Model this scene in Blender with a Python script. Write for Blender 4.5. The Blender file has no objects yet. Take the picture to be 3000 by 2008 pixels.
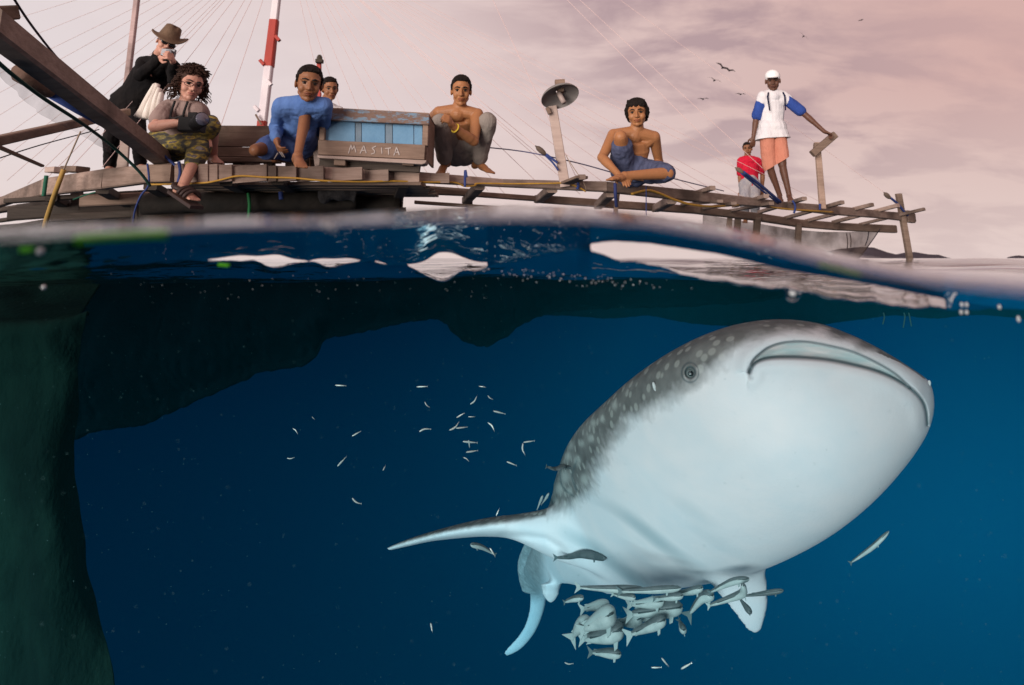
import bpy, bmesh, math, random
import numpy as np
from mathutils import Vector, Matrix, noise, Euler
sc = bpy.context.scene
COL = sc.collection
R = math.radians
rnd = random.Random(7)

# ------------------------------------------------------------------ camera
F, CX, CY, PITCH = 1955.0, 1500.0, 341.5, R(12)
cam_d = bpy.data.cameras.new('camera')
cam_d.sensor_width = 36; cam_d.lens = F/3000*36
cam_d.shift_y = -(1004-CY)/3000
cam_d.clip_start = .02; cam_d.clip_end = 20000
cam_d.dof.use_dof = True; cam_d.dof.focus_distance = 3.3; cam_d.dof.aperture_fstop = 23.46/1000/.0062
cam = bpy.data.objects.new('camera', cam_d); COL.objects.link(cam)
cam.rotation_euler = (R(90)+PITCH, 0, 0)
sc.camera = cam

# ------------------------------------------------------------------ light
SUN_EL, SUN_AZ = R(2.5), R(210)          # azimuth clockwise from +Y
sd = Vector((math.sin(SUN_AZ)*math.cos(SUN_EL), math.cos(SUN_AZ)*math.cos(SUN_EL), math.sin(SUN_EL)))
sun_d = bpy.data.lights.new('sun', 'SUN'); sun_d.energy = 4.25; sun_d.angle = R(32); sun_d.color = (1, .89, .81)
sun = bpy.data.objects.new('sun', sun_d); COL.objects.link(sun)
sun.rotation_euler = sd.to_track_quat('Z', 'Y').to_euler()

w = bpy.data.worlds.new('World'); sc.world = w; w.use_nodes = True
def nodes_of(m):
    nt = m.node_tree; nt.nodes.clear(); return nt, nt.nodes, nt.links
nt, N, L = nodes_of(w)
def nd(N, t, **k):
    n = N.new(t)
    for a, b in k.items(): setattr(n, a, b)
    return n
def ramp(N, stops, interp='LINEAR'):
    r = N.new('ShaderNodeValToRGB'); e = r.color_ramp.elements; r.color_ramp.interpolation = interp
    while len(e) < len(stops): e.new(.5)
    for el, (p, c) in zip(e, stops):
        el.position = p; el.color = (c, c, c, 1) if isinstance(c, (int, float)) else (*c[:3], 1)
    return r
def mixc(N, L, fac, a, b, mode='MIX'):
    m = N.new('ShaderNodeMix'); m.data_type = 'RGBA'; m.blend_type = mode
    for s, v in ((m.inputs[0], fac), (m.inputs[6], a), (m.inputs[7], b)):
        if isinstance(v, bpy.types.NodeSocket): L.new(v, s)
        elif isinstance(v, (int, float)): s.default_value = v if s.type == 'VALUE' else (v, v, v, 1)
        else: s.default_value = (*v[:3], 1)
    return m.outputs[2]
def mth(N, L, op, a, b=None, c=None):
    m = N.new('ShaderNodeMath'); m.operation = op
    for i, v in enumerate((a, b, c)):
        if v is None: continue
        if isinstance(v, bpy.types.NodeSocket): L.new(v, m.inputs[i])
        else: m.inputs[i].default_value = v
    return m.outputs[0]
def srgb(r, g, b):
    return tuple(((c/255+.055)/1.055)**2.4 if c > 10 else c/255/12.92 for c in (r, g, b))

out = nd(N, 'ShaderNodeOutputWorld'); bg = nd(N, 'ShaderNodeBackground')
sky = nd(N, 'ShaderNodeTexSky', sky_type='NISHITA', sun_disc=False, sun_elevation=SUN_EL, sun_rotation=SUN_AZ)
tc = nd(N, 'ShaderNodeTexCoord'); sep = nd(N, 'ShaderNodeSeparateXYZ'); L.new(tc.outputs['Generated'], sep.inputs[0])
# overcast cloud deck: project the direction on a flat layer so clouds flatten towards the horizon
zc = mth(N, L, 'MAXIMUM', sep.outputs[2], 0.0); zz = mth(N, L, 'ADD', zc, .30)
cb = nd(N, 'ShaderNodeCombineXYZ')
L.new(mth(N, L, 'DIVIDE', sep.outputs[0], zz), cb.inputs[0]); L.new(mth(N, L, 'DIVIDE', sep.outputs[1], zz), cb.inputs[1])
n1 = nd(N, 'ShaderNodeTexNoise'); n1.inputs['Scale'].default_value = 3.2; n1.inputs['Detail'].default_value = 7; n1.inputs['Roughness'].default_value = .55; n1.inputs['Distortion'].default_value = .35
mp = nd(N, 'ShaderNodeMapping'); mp.inputs['Location'].default_value = (3.1, .4, 0); mp.inputs['Rotation'].default_value = (0, 0, .25); mp.inputs['Scale'].default_value = (.9, 1.5, 1)
L.new(cb.outputs[0], mp.inputs[0]); L.new(mp.outputs[0], n1.inputs['Vector'])
n2 = nd(N, 'ShaderNodeTexNoise'); n2.inputs['Scale'].default_value = .5; n2.inputs['Detail'].default_value = 2; L.new(mp.outputs[0], n2.inputs['Vector'])
cl = mth(N, L, 'MULTIPLY', ramp(N, [(0.44, 0), (.58, 1)]).outputs[0], 1.0)
rr = N[cl.node.name].inputs[0].links[0].from_node; L.new(n1.outputs[0], rr.inputs[0])
# bright side (left, thin veil) against pinker side (right)
side = mth(N, L, 'MULTIPLY_ADD', sep.outputs[0], .85, .42)
side = mth(N, L, 'ADD', side, mth(N, L, 'MULTIPLY_ADD', zc, .7, -.12))
side = mth(N, L, 'ADD', side, mth(N, L, 'MULTIPLY_ADD', n2.outputs[0], .5, -.25))
rs = ramp(N, [(0, srgb(232, 220, 221)), (.35, srgb(226, 205, 203)), (.8, srgb(216, 184, 179)), (1, srgb(214, 176, 170))]); L.new(side, rs.inputs[0])
hz = ramp(N, [(0, 1.0), (.22, 0)]); L.new(zc, hz.inputs[0])
base = mixc(N, L, mth(N, L, 'MULTIPLY', hz.outputs[0], .8), rs.outputs[0], srgb(232, 213, 208))
thin = mth(N, L, 'MULTIPLY', cl, mth(N, L, 'MULTIPLY', mth(N, L, 'SUBTRACT', 1.0, mth(N, L, 'MULTIPLY', hz.outputs[0], .8)), .62))
# few clouds in the far left veil
sr = ramp(N, [(.36, .08), (.62, 1)]); L.new(side, sr.inputs[0]); sr2 = ramp(N, [(.78, 1), (1.0, .35)]); L.new(side, sr2.inputs[0])
thin = mth(N, L, 'MULTIPLY', thin, mth(N, L, 'MULTIPLY', sr.outputs[0], sr2.outputs[0]))
ccol = mixc(N, L, thin, base, srgb(160, 135, 145))
below = ramp(N, [(.0, 0), (.02, 1)]); L.new(mth(N, L, 'ADD', sep.outputs[2], .02), below.inputs[0])
ccol = mixc(N, L, below.outputs[0], srgb(12, 40, 60), ccol)
bg2 = nd(N, 'ShaderNodeBackground'); bg2.inputs[1].default_value = 1.03; L.new(ccol, bg2.inputs[0])
L.new(sky.outputs[0], bg.inputs[0]); bg.inputs[1].default_value = .05
ms = nd(N, 'ShaderNodeMixShader'); ms.inputs[0].default_value = .95; L.new(bg.outputs[0], ms.inputs[1]); L.new(bg2.outputs[0], ms.inputs[2]); L.new(ms.outputs[0], out.inputs[0])

sc.view_settings.view_transform = 'Standard'; sc.view_settings.look = 'None'; sc.view_settings.exposure = 0; sc.view_settings.gamma = 1
cy = sc.cycles
cy.use_denoising = True; cy.max_bounces = 6; cy.diffuse_bounces = 2; cy.glossy_bounces = 4; cy.transmission_bounces = 4; cy.transparent_max_bounces = 16; cy.volume_bounces = 0
cy.caustics_reflective = False; cy.caustics_refractive = False; cy.sample_clamp_indirect = 4

# ------------------------------------------------------------------ helpers
def pdir(px, py):
    x = (px-CX)/F; y = (CY-py)/F; s, c = math.sin(PITCH), math.cos(PITCH)
    return Vector((x, c-y*s, s+y*c))
def U(px, py, Y):
    d = pdir(px, py); return d*(Y/d.y)
def uproj(v):                       # world -> source pixels
    s, c = math.sin(PITCH), math.cos(PITCH)
    f = v[1]*c+v[2]*s; u = -v[1]*s+v[2]*c
    return CX+F*v[0]/f, CY-F*u/f
def ZY(px, py, z):                  # the point on the ray at height z
    d = pdir(px, py); return d*(z/d.z)
def interp(x, pts):
    return float(np.interp(x, [p[0] for p in pts], [p[1] for p in pts]))

def tag(o, label=None, cat=None, group=None, kind=None):
    if label: o['label'] = label
    if cat: o['category'] = cat
    if group: o['group'] = group
    if kind: o['kind'] = kind
    return o
def empty(name, loc, label=None, cat=None, group=None):
    o = bpy.data.objects.new(name, None); COL.objects.link(o); o.location = loc; o.empty_display_size = .1
    return tag(o, label, cat, group)
def link(name, me, mat=None, parent=None, smooth=True):
    if mat is not None:
        me.materials.clear()
        for m_ in (mat if isinstance(mat, (list, tuple)) else [mat]): me.materials.append(m_)
    if smooth: me.polygons.foreach_set('use_smooth', [True]*len(me.polygons))
    o = bpy.data.objects.new(name, me); COL.objects.link(o)
    if parent is not None:
        o.parent = parent
        bpy_parents.append((o, parent))
    return o
bpy_parents = []
def fix_parents():                  # meshes are written in world coordinates: undo the parent's offset, level by level
    for deep in (False, True):
        bpy.context.view_layer.update()
        for o, p in bpy_parents:
            if (p.parent is not None) == deep: o.matrix_parent_inverse = p.matrix_world.inverted()
    bpy_parents.clear()
def mesh(name, V, Fc):
    me = bpy.data.meshes.new(name); me.from_pydata([tuple(v) for v in V], [], Fc); me.update(); return me

class MB:
    """collects simple solids into one mesh, world coordinates"""
    def __init__(s): s.v = []; s.f = []
    def add(s, v, f):
        b = len(s.v); s.v += [tuple(p) for p in v]; s.f += [tuple(i+b for i in q) for q in f]
    def bar(s, a, b, w, h, up=(0, 0, 1), tw=0, w2=None, h2=None, bev=.12):
        """rectangular timber from a to b with chamfered edges"""
        a, b = Vector(a), Vector(b); d = (b-a).normalized(); up = Vector(up)
        sx = d.cross(up)
        if sx.length < 1e-4: sx = Vector((1, 0, 0))
        sx.normalize(); u = sx.cross(d).normalized()
        if tw: q = Matrix.Rotation(tw, 3, d); sx = q @ sx; u = q @ u
        vs = []
        for p, W, H in ((a, w, h), (b, w2 or w, h2 or h)):
            c = min(W, H)*bev
            for x, y in ((-W/2+c, -H/2), (W/2-c, -H/2), (W/2, -H/2+c), (W/2, H/2-c), (W/2-c, H/2), (-W/2+c, H/2), (-W/2, H/2-c), (-W/2, -H/2+c)):
                vs.append(p+sx*x+u*y)
        fs = [tuple(range(7, -1, -1)), tuple(range(8, 16))]+[(i, (i+1) % 8, 8+(i+1) % 8, 8+i) for i in range(8)]
        s.add(vs, fs)
    def tube(s, pts, rad, n=8, cap=True):
        pts = [Vector(p) for p in pts]; k = len(pts)
        rads = rad if isinstance(rad, (list, tuple)) else [rad]*k
        t0 = (pts[1]-pts[0]).normalized(); ref = Vector((0, 0, 1)) if abs(t0.z) < .9 else Vector((1, 0, 0))
        x = t0.cross(ref).normalized(); vs = []
        for i, p in enumerate(pts):
            t = (pts[min(i+1, k-1)]-pts[max(i-1, 0)])
            t = t.normalized() if t.length > 1e-9 else t0
            x = (x-t*x.dot(t))
            x = x.normalized() if x.length > 1e-6 else t.orthogonal().normalized()
            y = t.cross(x)
            for j in range(n):
                a = 2*math.pi*j/n; vs.append(p+(x*math.cos(a)+y*math.sin(a))*rads[i])
        fs = [(i*n+j, i*n+(j+1) % n, (i+1)*n+(j+1) % n, (i+1)*n+j) for i in range(k-1) for j in range(n)]
        if cap: fs += [tuple(range(n-1, -1, -1)), tuple((k-1)*n+j for j in range(n))]
        s.add(vs, fs)
    def ball(s, c, r, n=10, m=7, M=None):
        c = Vector(c); r = Vector(r if isinstance(r, (tuple, list)) else (r, r, r)); vs = []
        def P(x, y, z):
            v = Vector((x*r.x, y*r.y, z*r.z)); return c+(M @ v if M else v)
        vs.append(P(0, 0, 1))
        for i in range(1, m):
            a = math.pi*i/m
            for j in range(n): b = 2*math.pi*j/n; vs.append(P(math.sin(a)*math.cos(b), math.sin(a)*math.sin(b), math.cos(a)))
        vs.append(P(0, 0, -1)); e = len(vs)-1
        fs = [(0, 1+j, 1+(j+1) % n) for j in range(n)]
        for i in range(m-2):
            for j in range(n): a = 1+i*n; fs.append((a+j, a+n+j, a+n+(j+1) % n, a+(j+1) % n))
        a = 1+(m-2)*n; fs += [(a+j, e, a+(j+1) % n) for j in range(n)]
        s.add(vs, fs)
    def cone(s, a, ra, b, rb, n=14):
        """tapered capsule"""
        a, b = Vector(a), Vector(b); d = b-a
        if d.length < 1e-5: s.ball(a, max(ra, rb)); return
        pts = []; rr = []
        t = d.normalized()
        for k in (-1, -.9, -.7, -.4): pts.append(a+t*ra*k); rr.append(ra*math.sqrt(max(0, 1-k*k))+1e-4)
        pts.append(a); rr.append(ra); pts.append(a*.5+b*.5); rr.append((ra+rb)/2); pts.append(b); rr.append(rb)
        for k in (.4, .7, .9, 1): pts.append(b+t*rb*k); rr.append(rb*math.sqrt(max(0, 1-k*k))+1e-4)
        s.tube(pts, rr, n)
    def mesh(s, name='m'): return mesh(name, s.v, s.f)
    def build(s, name, mat, parent=None, smooth=False): return link(name, s.mesh(name), mat, parent, smooth)

def catmull(pts, n=8):
    pts = [Vector(p) for p in pts]; o = []
    for i in range(len(pts)-1):
        p0, p1, p2, p3 = pts[max(i-1, 0)], pts[i], pts[i+1], pts[min(i+2, len(pts)-1)]
        for k in range(n):
            t = k/n; o.append(.5*((2*p1)+(-p0+p2)*t+(2*p0-5*p1+4*p2-p3)*t*t+(-p0+3*p1-3*p2+p3)*t**3))
    o.append(pts[-1]); return o
def sag(a, b, s, n=12):
    a, b = Vector(a), Vector(b); return [a.lerp(b, i/n)-Vector((0, 0, s*4*(i/n)*(1-i/n))) for i in range(n+1)]

# ------------------------------------------------------------------ materials
def mat(name, col, rough=.7, var=None, scale=8, bump=0, bscale=30, stretch=(1, 1, 1), spec=.3, detail=5, metal=0, wet=None, sss=0, alpha=None, rand=0):
    m = bpy.data.materials.new(name); m.use_nodes = True
    nt, N, L = nodes_of(m); o = nd(N, 'ShaderNodeOutputMaterial'); p = nd(N, 'ShaderNodeBsdfPrincipled'); L.new(p.outputs[0], o.inputs[0])
    p.inputs['Roughness'].default_value = rough; p.inputs['Specular IOR Level'].default_value = spec; p.inputs['Metallic'].default_value = metal
    tc = nd(N, 'ShaderNodeTexCoord'); mp = nd(N, 'ShaderNodeMapping'); mp.inputs['Scale'].default_value = stretch; L.new(tc.outputs['Object'], mp.inputs[0])
    col = tuple(col[:3])
    if var:
        n = nd(N, 'ShaderNodeTexNoise'); n.inputs['Scale'].default_value = scale; n.inputs['Detail'].default_value = detail; n.inputs['Roughness'].default_value = .6
        L.new(mp.outputs[0], n.inputs['Vector']); r = ramp(N, [(.3, 0), (.7, 1)]); L.new(n.outputs[0], r.inputs[0])
        c = mixc(N, L, r.outputs[0], col, var)
        if rand:
            oi = nd(N, 'ShaderNodeObjectInfo'); c = mixc(N, L, 1.0, c, (1, 1, 1), 'MULTIPLY')
            g = mth(N, L, 'MULTIPLY_ADD', oi.outputs['Random'], 2*rand, 1-rand); cc = nd(N, 'ShaderNodeCombineColor')
            for i in range(3): L.new(g, cc.inputs[i])
            L.new(cc.outputs[0], c.node.inputs[7])
        L.new(c, p.inputs['Base Color'])
    else: p.inputs['Base Color'].default_value = (*col, 1)
    if bump:
        n = nd(N, 'ShaderNodeTexNoise'); n.inputs['Scale'].default_value = bscale; n.inputs['Detail'].default_value = 4; L.new(mp.outputs[0], n.inputs['Vector'])
        b = nd(N, 'ShaderNodeBump'); b.inputs['Strength'].default_value = bump; b.inputs['Distance'].default_value = .01; L.new(n.outputs[0], b.inputs['Height']); L.new(b.outputs[0], p.inputs['Normal'])
    if sss: p.inputs['Subsurface Weight'].default_value = sss; p.inputs['Subsurface Radius'].default_value = (.02, .008, .004); p.inputs['Subsurface Scale'].default_value = .5
    return m
def wood(name, c1, c2, dark=(.03, .02, .015), rough=.8, rand=.25):
    """weathered timber: grain runs along the longest axis through a stretched noise in object space"""
    m = bpy.data.materials.new(name); m.use_nodes = True
    nt, N, L = nodes_of(m); o = nd(N, 'ShaderNodeOutputMaterial'); p = nd(N, 'ShaderNodeBsdfPrincipled'); L.new(p.outputs[0], o.inputs[0])
    tc = nd(N, 'ShaderNodeTexCoord'); mp = nd(N, 'ShaderNodeMapping'); mp.inputs['Scale'].default_value = (1.2, 6, 16); L.new(tc.outputs['Object'], mp.inputs[0])
    a = nd(N, 'ShaderNodeTexNoise'); a.inputs['Scale'].default_value = 3; a.inputs['Detail'].default_value = 8; a.inputs['Roughness'].default_value = .7; L.new(mp.outputs[0], a.inputs['Vector'])
    b = nd(N, 'ShaderNodeTexNoise'); b.inputs['Scale'].default_value = 2.2; b.inputs['Detail'].default_value = 5; L.new(tc.outputs['Object'], b.inputs['Vector'])
    ra = ramp(N, [(.3, 0), (.7, 1)]); L.new(a.outputs[0], ra.inputs[0]); rb = ramp(N, [(.48, 0), (.68, 1)]); L.new(b.outputs[0], rb.inputs[0])
    c = mixc(N, L, ra.outputs[0], c1, c2); c = mixc(N, L, mth(N, L, 'MULTIPLY', rb.outputs[0], .75), c, dark)
    oi = nd(N, 'ShaderNodeObjectInfo'); g = mth(N, L, 'MULTIPLY_ADD', oi.outputs['Random'], 2*rand, 1-rand); cc = nd(N, 'ShaderNodeCombineColor')
    for i in range(3): L.new(g, cc.inputs[i])
    c = mixc(N, L, 1.0, c, cc.outputs[0], 'MULTIPLY'); L.new(c, p.inputs['Base Color']); p.inputs['Roughness'].default_value = rough; p.inputs['Specular IOR Level'].default_value = .25
    bu = nd(N, 'ShaderNodeBump'); bu.inputs['Strength'].default_value = .5; bu.inputs['Distance'].default_value = .006; L.new(a.outputs[0], bu.inputs['Height']); L.new(bu.outputs[0], p.inputs['Normal'])
    return m
# ------------------------------------------------------------------ sea surface and the water under it
RIM = [(-3000, 760), (-600, 730), (0, 708), (150, 698), (300, 689), (600, 670), (900, 662), (1300, 650), (1500, 646), (1750, 652), (1884, 664), (2076, 699), (2268, 744), (2460, 794), (2652, 828), (2800, 845), (3000, 866), (3600, 880), (6000, 800)]
CREST = [(-3000, 752), (-600, 730), (0, 692), (60, 689), (130, 676), (210, 662), (400, 658), (700, 650), (1000, 634), (1300, 612), (1500, 601), (1700, 610), (1884, 632), (2076, 660), (2268, 703), (2396, 738), (2500, 762), (2600, 785), (3000, 800), (6000, 790)]
SEA = -.045
RIM_R = .26
def sstep(a, b, x):
    t = np.clip((x-a)/(b-a), 0, 1); return t*t*(3-2*t)
def wave_height(X, Y):
    """open-sea chop, metres"""
    z = 0
    for (dx, dy, wl, am, ph) in ((.2, 1, 3.1, .014, .3), (-.5, 1, 1.7, .009, 1.9), (.8, .7, .9, .005, 4.0), (.1, 1, 7.3, .02, 2.2), (1, .2, 2.3, .007, .8), (-.9, .6, .55, .003, 3.3), (.3, 1, .31, .0013, 5.1)):
        n = math.hypot(dx, dy); k = 2*math.pi/wl
        z = z+am*np.sin(k*(X*dx+Y*dy)/n+ph)
    return z
def water_z(th, r):
    """th: azimuth from +Y (array), r: distance (array)"""
    px = CX+F*math.cos(PITCH)*np.tan(np.clip(th, -1.3, 1.3))     # close to the horizon
    rim = np.interp(px, [p[0] for p in RIM], [p[1] for p in RIM]); cre = np.interp(px, [p[0] for p in CREST], [p[1] for p in CREST])
    back = sstep(R(50), R(75), np.abs(th))
    sl_r = (757-rim)/F*math.cos(PITCH)*np.cos(np.clip(th, -1.3, 1.3)); sl_c = (757-cre)/F*math.cos(PITCH)*np.cos(np.clip(th, -1.3, 1.3))
    gx = np.arange(-200, 3300, 4.); kr = np.exp(-(np.arange(-8, 9)/3.2)**2); kr /= kr.sum()
    sm = lambda k: np.interp(px, gx, np.convolve(np.pad(np.interp(gx, [p[0] for p in WIN], [p[k] for p in WIN]), 8, mode='edge'), kr, 'valid'))
    top, bot = sm(1), sm(2)
    wob = np.sin(px/31.)+.7*np.sin(px/13.+1)
    top = np.where(px < 1500, top+2*np.sin(px/37.), top); brk = np.clip(np.where(px < 1200, .62, .85)+.15*np.sin(px/61.+1.1*np.sin(px/43.))+.10*np.sin(px/23.+2), 0, 1.2); brk = np.where(px < 1500, brk, 1+.1*(brk-1)); bot = top+(bot-top)*brk+3*wob*(bot > top+8)
    cs = np.cos(np.clip(th, -1.3, 1.3))*math.cos(PITCH)/F
    RW = np.interp(px, [1430, 1720, 2700, 3000], [0, 1, 1, 0])
    RC = 1.02*(1-RW)+.80*RW+.03*np.sin(th*5); RS = 1.32*(1-RW)+(RC+.09)*RW
    z0 = sl_r*RIM_R; zc = sl_c*RC; zt = (757-top)*cs*RS; zb = (757-bot)*cs*RS
    X, Y = r*np.sin(th), r*np.cos(th)
    sea = SEA+wave_height(X, Y)*sstep(.9, 3, r)
    sea = np.where(r > 25, np.minimum(sea, SEA+.02), sea)
    t = np.clip((r-RIM_R)/(RC-RIM_R), 0, 1)
    z = z0+(zc-z0)*(1-(1-t)**1.03)
    q_ = np.clip((r-RC)/(RS-RC), 0, 1); z = z+(zt-zc)*(.75*q_+.25*q_*q_*(3-2*q_))
    wd = np.maximum((zt-zb)*.6, .003)
    z = z+.0034*(1-np.exp(-(r-RIM_R)/.016))*(1-sstep(.35, .8, r))
    z = z+(zb-zt)*np.clip((r-RS)/wd, 0, 1)
    z = z+(sea-zb)*sstep(RS+.3, RS+.8, r)
    z = z+(px < 1520)*sstep(1.2, 1.3, r)*(1-sstep(1.5, 1.7, r))*.0011*(np.sin(X*83+1.7*np.sin(Y*61))+.8*np.sin(Y*104+X*37+2*np.sin(X*29)))
    z = z+.0002*np.sin(X*140+3*np.sin(Y*60))*np.exp(-((r-.5)/.3)**2)
    return z*(1-back)+(SEA+wave_height(X, Y)*sstep(.6, 3, r))*back
WIN = [(0, 800, 800), (600, 765, 765), (655, 756, 772), (700, 750, 788), (760, 746, 792), (850, 748, 792), (890, 758, 784), (925, 764, 786), (970, 754, 792), (1040, 756, 788), (1085, 768, 774), (1120, 762, 784), (1160, 770, 776), (1215, 772, 780), (1250, 764, 806), (1290, 738, 820), (1330, 744, 824), (1365, 756, 818), (1410, 766, 800), (1450, 770, 780), (1600, 742, 743), (1670, 726, 731), (1720, 714, 738), (1780, 706, 760), (1884, 712, 780), (2076, 742, 830), (2268, 788, 852), (2460, 820, 886), (2620, 852, 902), (2720, 874, 907), (2780, 890, 900), (3000, 905, 905)]
th = np.concatenate([np.linspace(R(-86), R(-46), 40), np.linspace(R(-45.5), R(45.5), 760), np.linspace(R(46), R(86), 40)])
rr_ = np.concatenate([np.linspace(RIM_R, 1.5, 540), np.geomspace(1.506, 6, 160), np.geomspace(6.1, 6000, 120)])
TH, RR = np.meshgrid(th, rr_)
Z = water_z(TH, RR)
V = np.stack([RR*np.sin(TH), RR*np.cos(TH), Z], -1).reshape(-1, 3)
nt_, nr_ = len(th), len(rr_)
idx = np.arange(nr_*nt_).reshape(nr_, nt_)
Fq = np.stack([idx[:-1, :-1], idx[:-1, 1:], idx[1:, 1:], idx[1:, :-1]], -1).reshape(-1, 4)
me = bpy.data.meshes.new('sea'); me.vertices.add(len(V)); me.vertices.foreach_set('co', V.ravel())
me.loops.add(Fq.size); me.loops.foreach_set('vertex_index', Fq.ravel()); me.polygons.add(len(Fq)); me.polygons.foreach_set('loop_start', np.arange(0, Fq.size, 4)); me.polygons.foreach_set('loop_total', np.full(len(Fq), 4)); me.update(); me.validate()
m = bpy.data.materials.new('sea surface'); m.use_nodes = True
nt, N, L = nodes_of(m); o = nd(N, 'ShaderNodeOutputMaterial')
gl = nd(N, 'ShaderNodeBsdfGlossy'); gl.inputs['Roughness'].default_value = .02; gl.inputs[0].default_value = (1, 1, 1, 1)
tr = nd(N, 'ShaderNodeBsdfTransparent'); fr = nd(N, 'ShaderNodeFresnel'); fr.inputs[0].default_value = 1.333
tc = nd(N, 'ShaderNodeTexCoord'); no = nd(N, 'ShaderNodeTexNoise'); no.inputs['Scale'].default_value = 7; no.inputs['Detail'].default_value = 3; L.new(tc.outputs['Object'], no.inputs['Vector'])
bu = nd(N, 'ShaderNodeBump'); bu.inputs['Strength'].default_value = .35; bu.inputs['Distance'].default_value = .03; L.new(no.outputs[0], bu.inputs['Height']); L.new(bu.outputs[0], gl.inputs['Normal'])
mx = nd(N, 'ShaderNodeMixShader'); L.new(fr.outputs[0], mx.inputs[0]); L.new(tr.outputs[0], mx.inputs[1]); L.new(gl.outputs[0], mx.inputs[2]); L.new(mx.outputs[0], o.inputs[0])
sea = link('sea_surface', me, m); tag(sea, kind='structure')

# the water body: one closed box of even, blue, slightly turbid water; its top lies just under the troughs
m = bpy.data.materials.new('sea water'); m.use_nodes = True
nt, N, L = nodes_of(m); o = nd(N, 'ShaderNodeOutputMaterial')
va = nd(N, 'ShaderNodeVolumeAbsorption'); va.inputs['Color'].default_value = (.0, .64, .82, 1); va.inputs['Density'].default_value = .105
vs = nd(N, 'ShaderNodeVolumeScatter'); vs.inputs['Color'].default_value = (.02, .74, 1, 1); vs.inputs['Density'].default_value = .0030; vs.inputs['Anisotropy'].default_value = -.66
ad = nd(N, 'ShaderNodeAddShader'); L.new(va.outputs[0], ad.inputs[0]); L.new(vs.outputs[0], ad.inputs[1]); L.new(ad.outputs[0], o.inputs['Volume'])
b = MB(); x0, x1, y0, y1, z0, z1 = -60, 60, -.05, 70, -45, -.075
b.add([(x, y, z) for z in (z0, z1) for y in (y0, y1) for x in (x0, x1)], [(0, 2, 3, 1), (4, 5, 7, 6), (0, 1, 5, 4), (2, 6, 7, 3), (0, 4, 6, 2), (1, 3, 7, 5)])
tag(b.build('haze', m), 'deep blue sea water filling the space under the surface', 'water', kind='stuff')
# ------------------------------------------------------------------ whale shark
def remeshed(mb, voxel, smooth=6, fac=.5, name='m'):
    """union of the overlapping solids as one continuous skin"""
    me = mb.mesh('tmp') if isinstance(mb, MB) else mb
    o = bpy.data.objects.new('tmp', me); COL.objects.link(o)
    r = o.modifiers.new('r', 'REMESH'); r.mode = 'VOXEL'; r.voxel_size = voxel; r.use_smooth_shade = True
    if smooth: s = o.modifiers.new('s', 'SMOOTH'); s.iterations = smooth; s.factor = fac
    dg = bpy.context.evaluated_depsgraph_get(); dg.update()
    me2 = bpy.data.meshes.new_from_object(o.evaluated_get(dg)); me2.name = name
    bpy.data.objects.remove(o); bpy.data.meshes.remove(me)
    return me2
def getco(me): a = np.empty(len(me.vertices)*3); me.vertices.foreach_get('co', a); return a.reshape(-1, 3)
def setco(me, a): me.vertices.foreach_set('co', a.ravel()); me.update()
def getno(me): a = np.empty(len(me.vertices)*3); me.vertex_normals.foreach_get('vector', a); return a.reshape(-1, 3)
def attr(me, name, vals):
    a = me.attributes.new(name, 'FLOAT', 'POINT'); a.data.foreach_set('value', np.asarray(vals, dtype=np.float32))
def proj_np(P):
    s, c = math.sin(PITCH), math.cos(PITCH); f = P[:, 1]*c+P[:, 2]*s; u = -P[:, 1]*s+P[:, 2]*c
    return CX+F*P[:, 0]/f, CY-F*u/f
def disp_noise(me, amp, sc_, seed=0, stretch=(1, 1, 1)):
    P = getco(me); Nn = getno(me)
    d = np.array([noise.noise(Vector((p[0]*sc_*stretch[0]+seed, p[1]*sc_*stretch[1], p[2]*sc_*stretch[2])))+.5*noise.noise(Vector((p[0]*sc_*2.3+seed, p[1]*sc_*2.3, p[2]*sc_*2.3))) for p in P])
    setco(me, P+Nn*(d*amp)[:, None]); return me
def loft(mb, st, n=64, sub=6, pw=2.0):
    """st: (Lx,Ly,Rx,Ry,Y,b[,tilt]) stations; closed solid through smooth sections"""
    A = np.array([list(s)+[0]*(7-len(s)) for s in st], float); k = len(A)
    t = np.linspace(0, k-1, (k-1)*sub+1); i = np.minimum(t.astype(int), k-2); f = (t-i)[:, None]
    g = lambda j: A[np.clip(j, 0, k-1)]
    p0, p1, p2, p3 = g(i-1), g(i), g(i+1), g(i+2)
    S = .5*(2*p1+(p2-p0)*f+(2*p0-5*p1+4*p2-p3)*f*f+(-p0+3*p1-3*p2+p3)*f**3)
    vs = []
    for (lx, ly, rx, ry, Y, b, tl) in S:
        b = max(b, .004); Pl, Pr = U(lx, ly, Y-tl), U(rx, ry, Y+tl); C = (Pl+Pr)/2; a = (Pr-Pl)/2*math.sqrt(max(.2, 1-(b/C.length)**2)); n_ = C.normalized()
        for j in range(n):
            w_ = 2*math.pi*j/n; cw, sw = math.cos(w_), math.sin(w_)
            vs.append(C+a*math.copysign(abs(cw)**(2/pw), cw)+n_*b*math.copysign(abs(sw)**(2/pw), sw))
    m = len(S); fs = [(r*n+j, r*n+(j+1) % n, (r+1)*n+(j+1) % n, (r+1)*n+j) for r in range(m-1) for j in range(n)]
    fs += [tuple(range(n-1, -1, -1)), tuple((m-1)*n+j for j in range(n))]
    mb.add(vs, fs)
b = MB()
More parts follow.
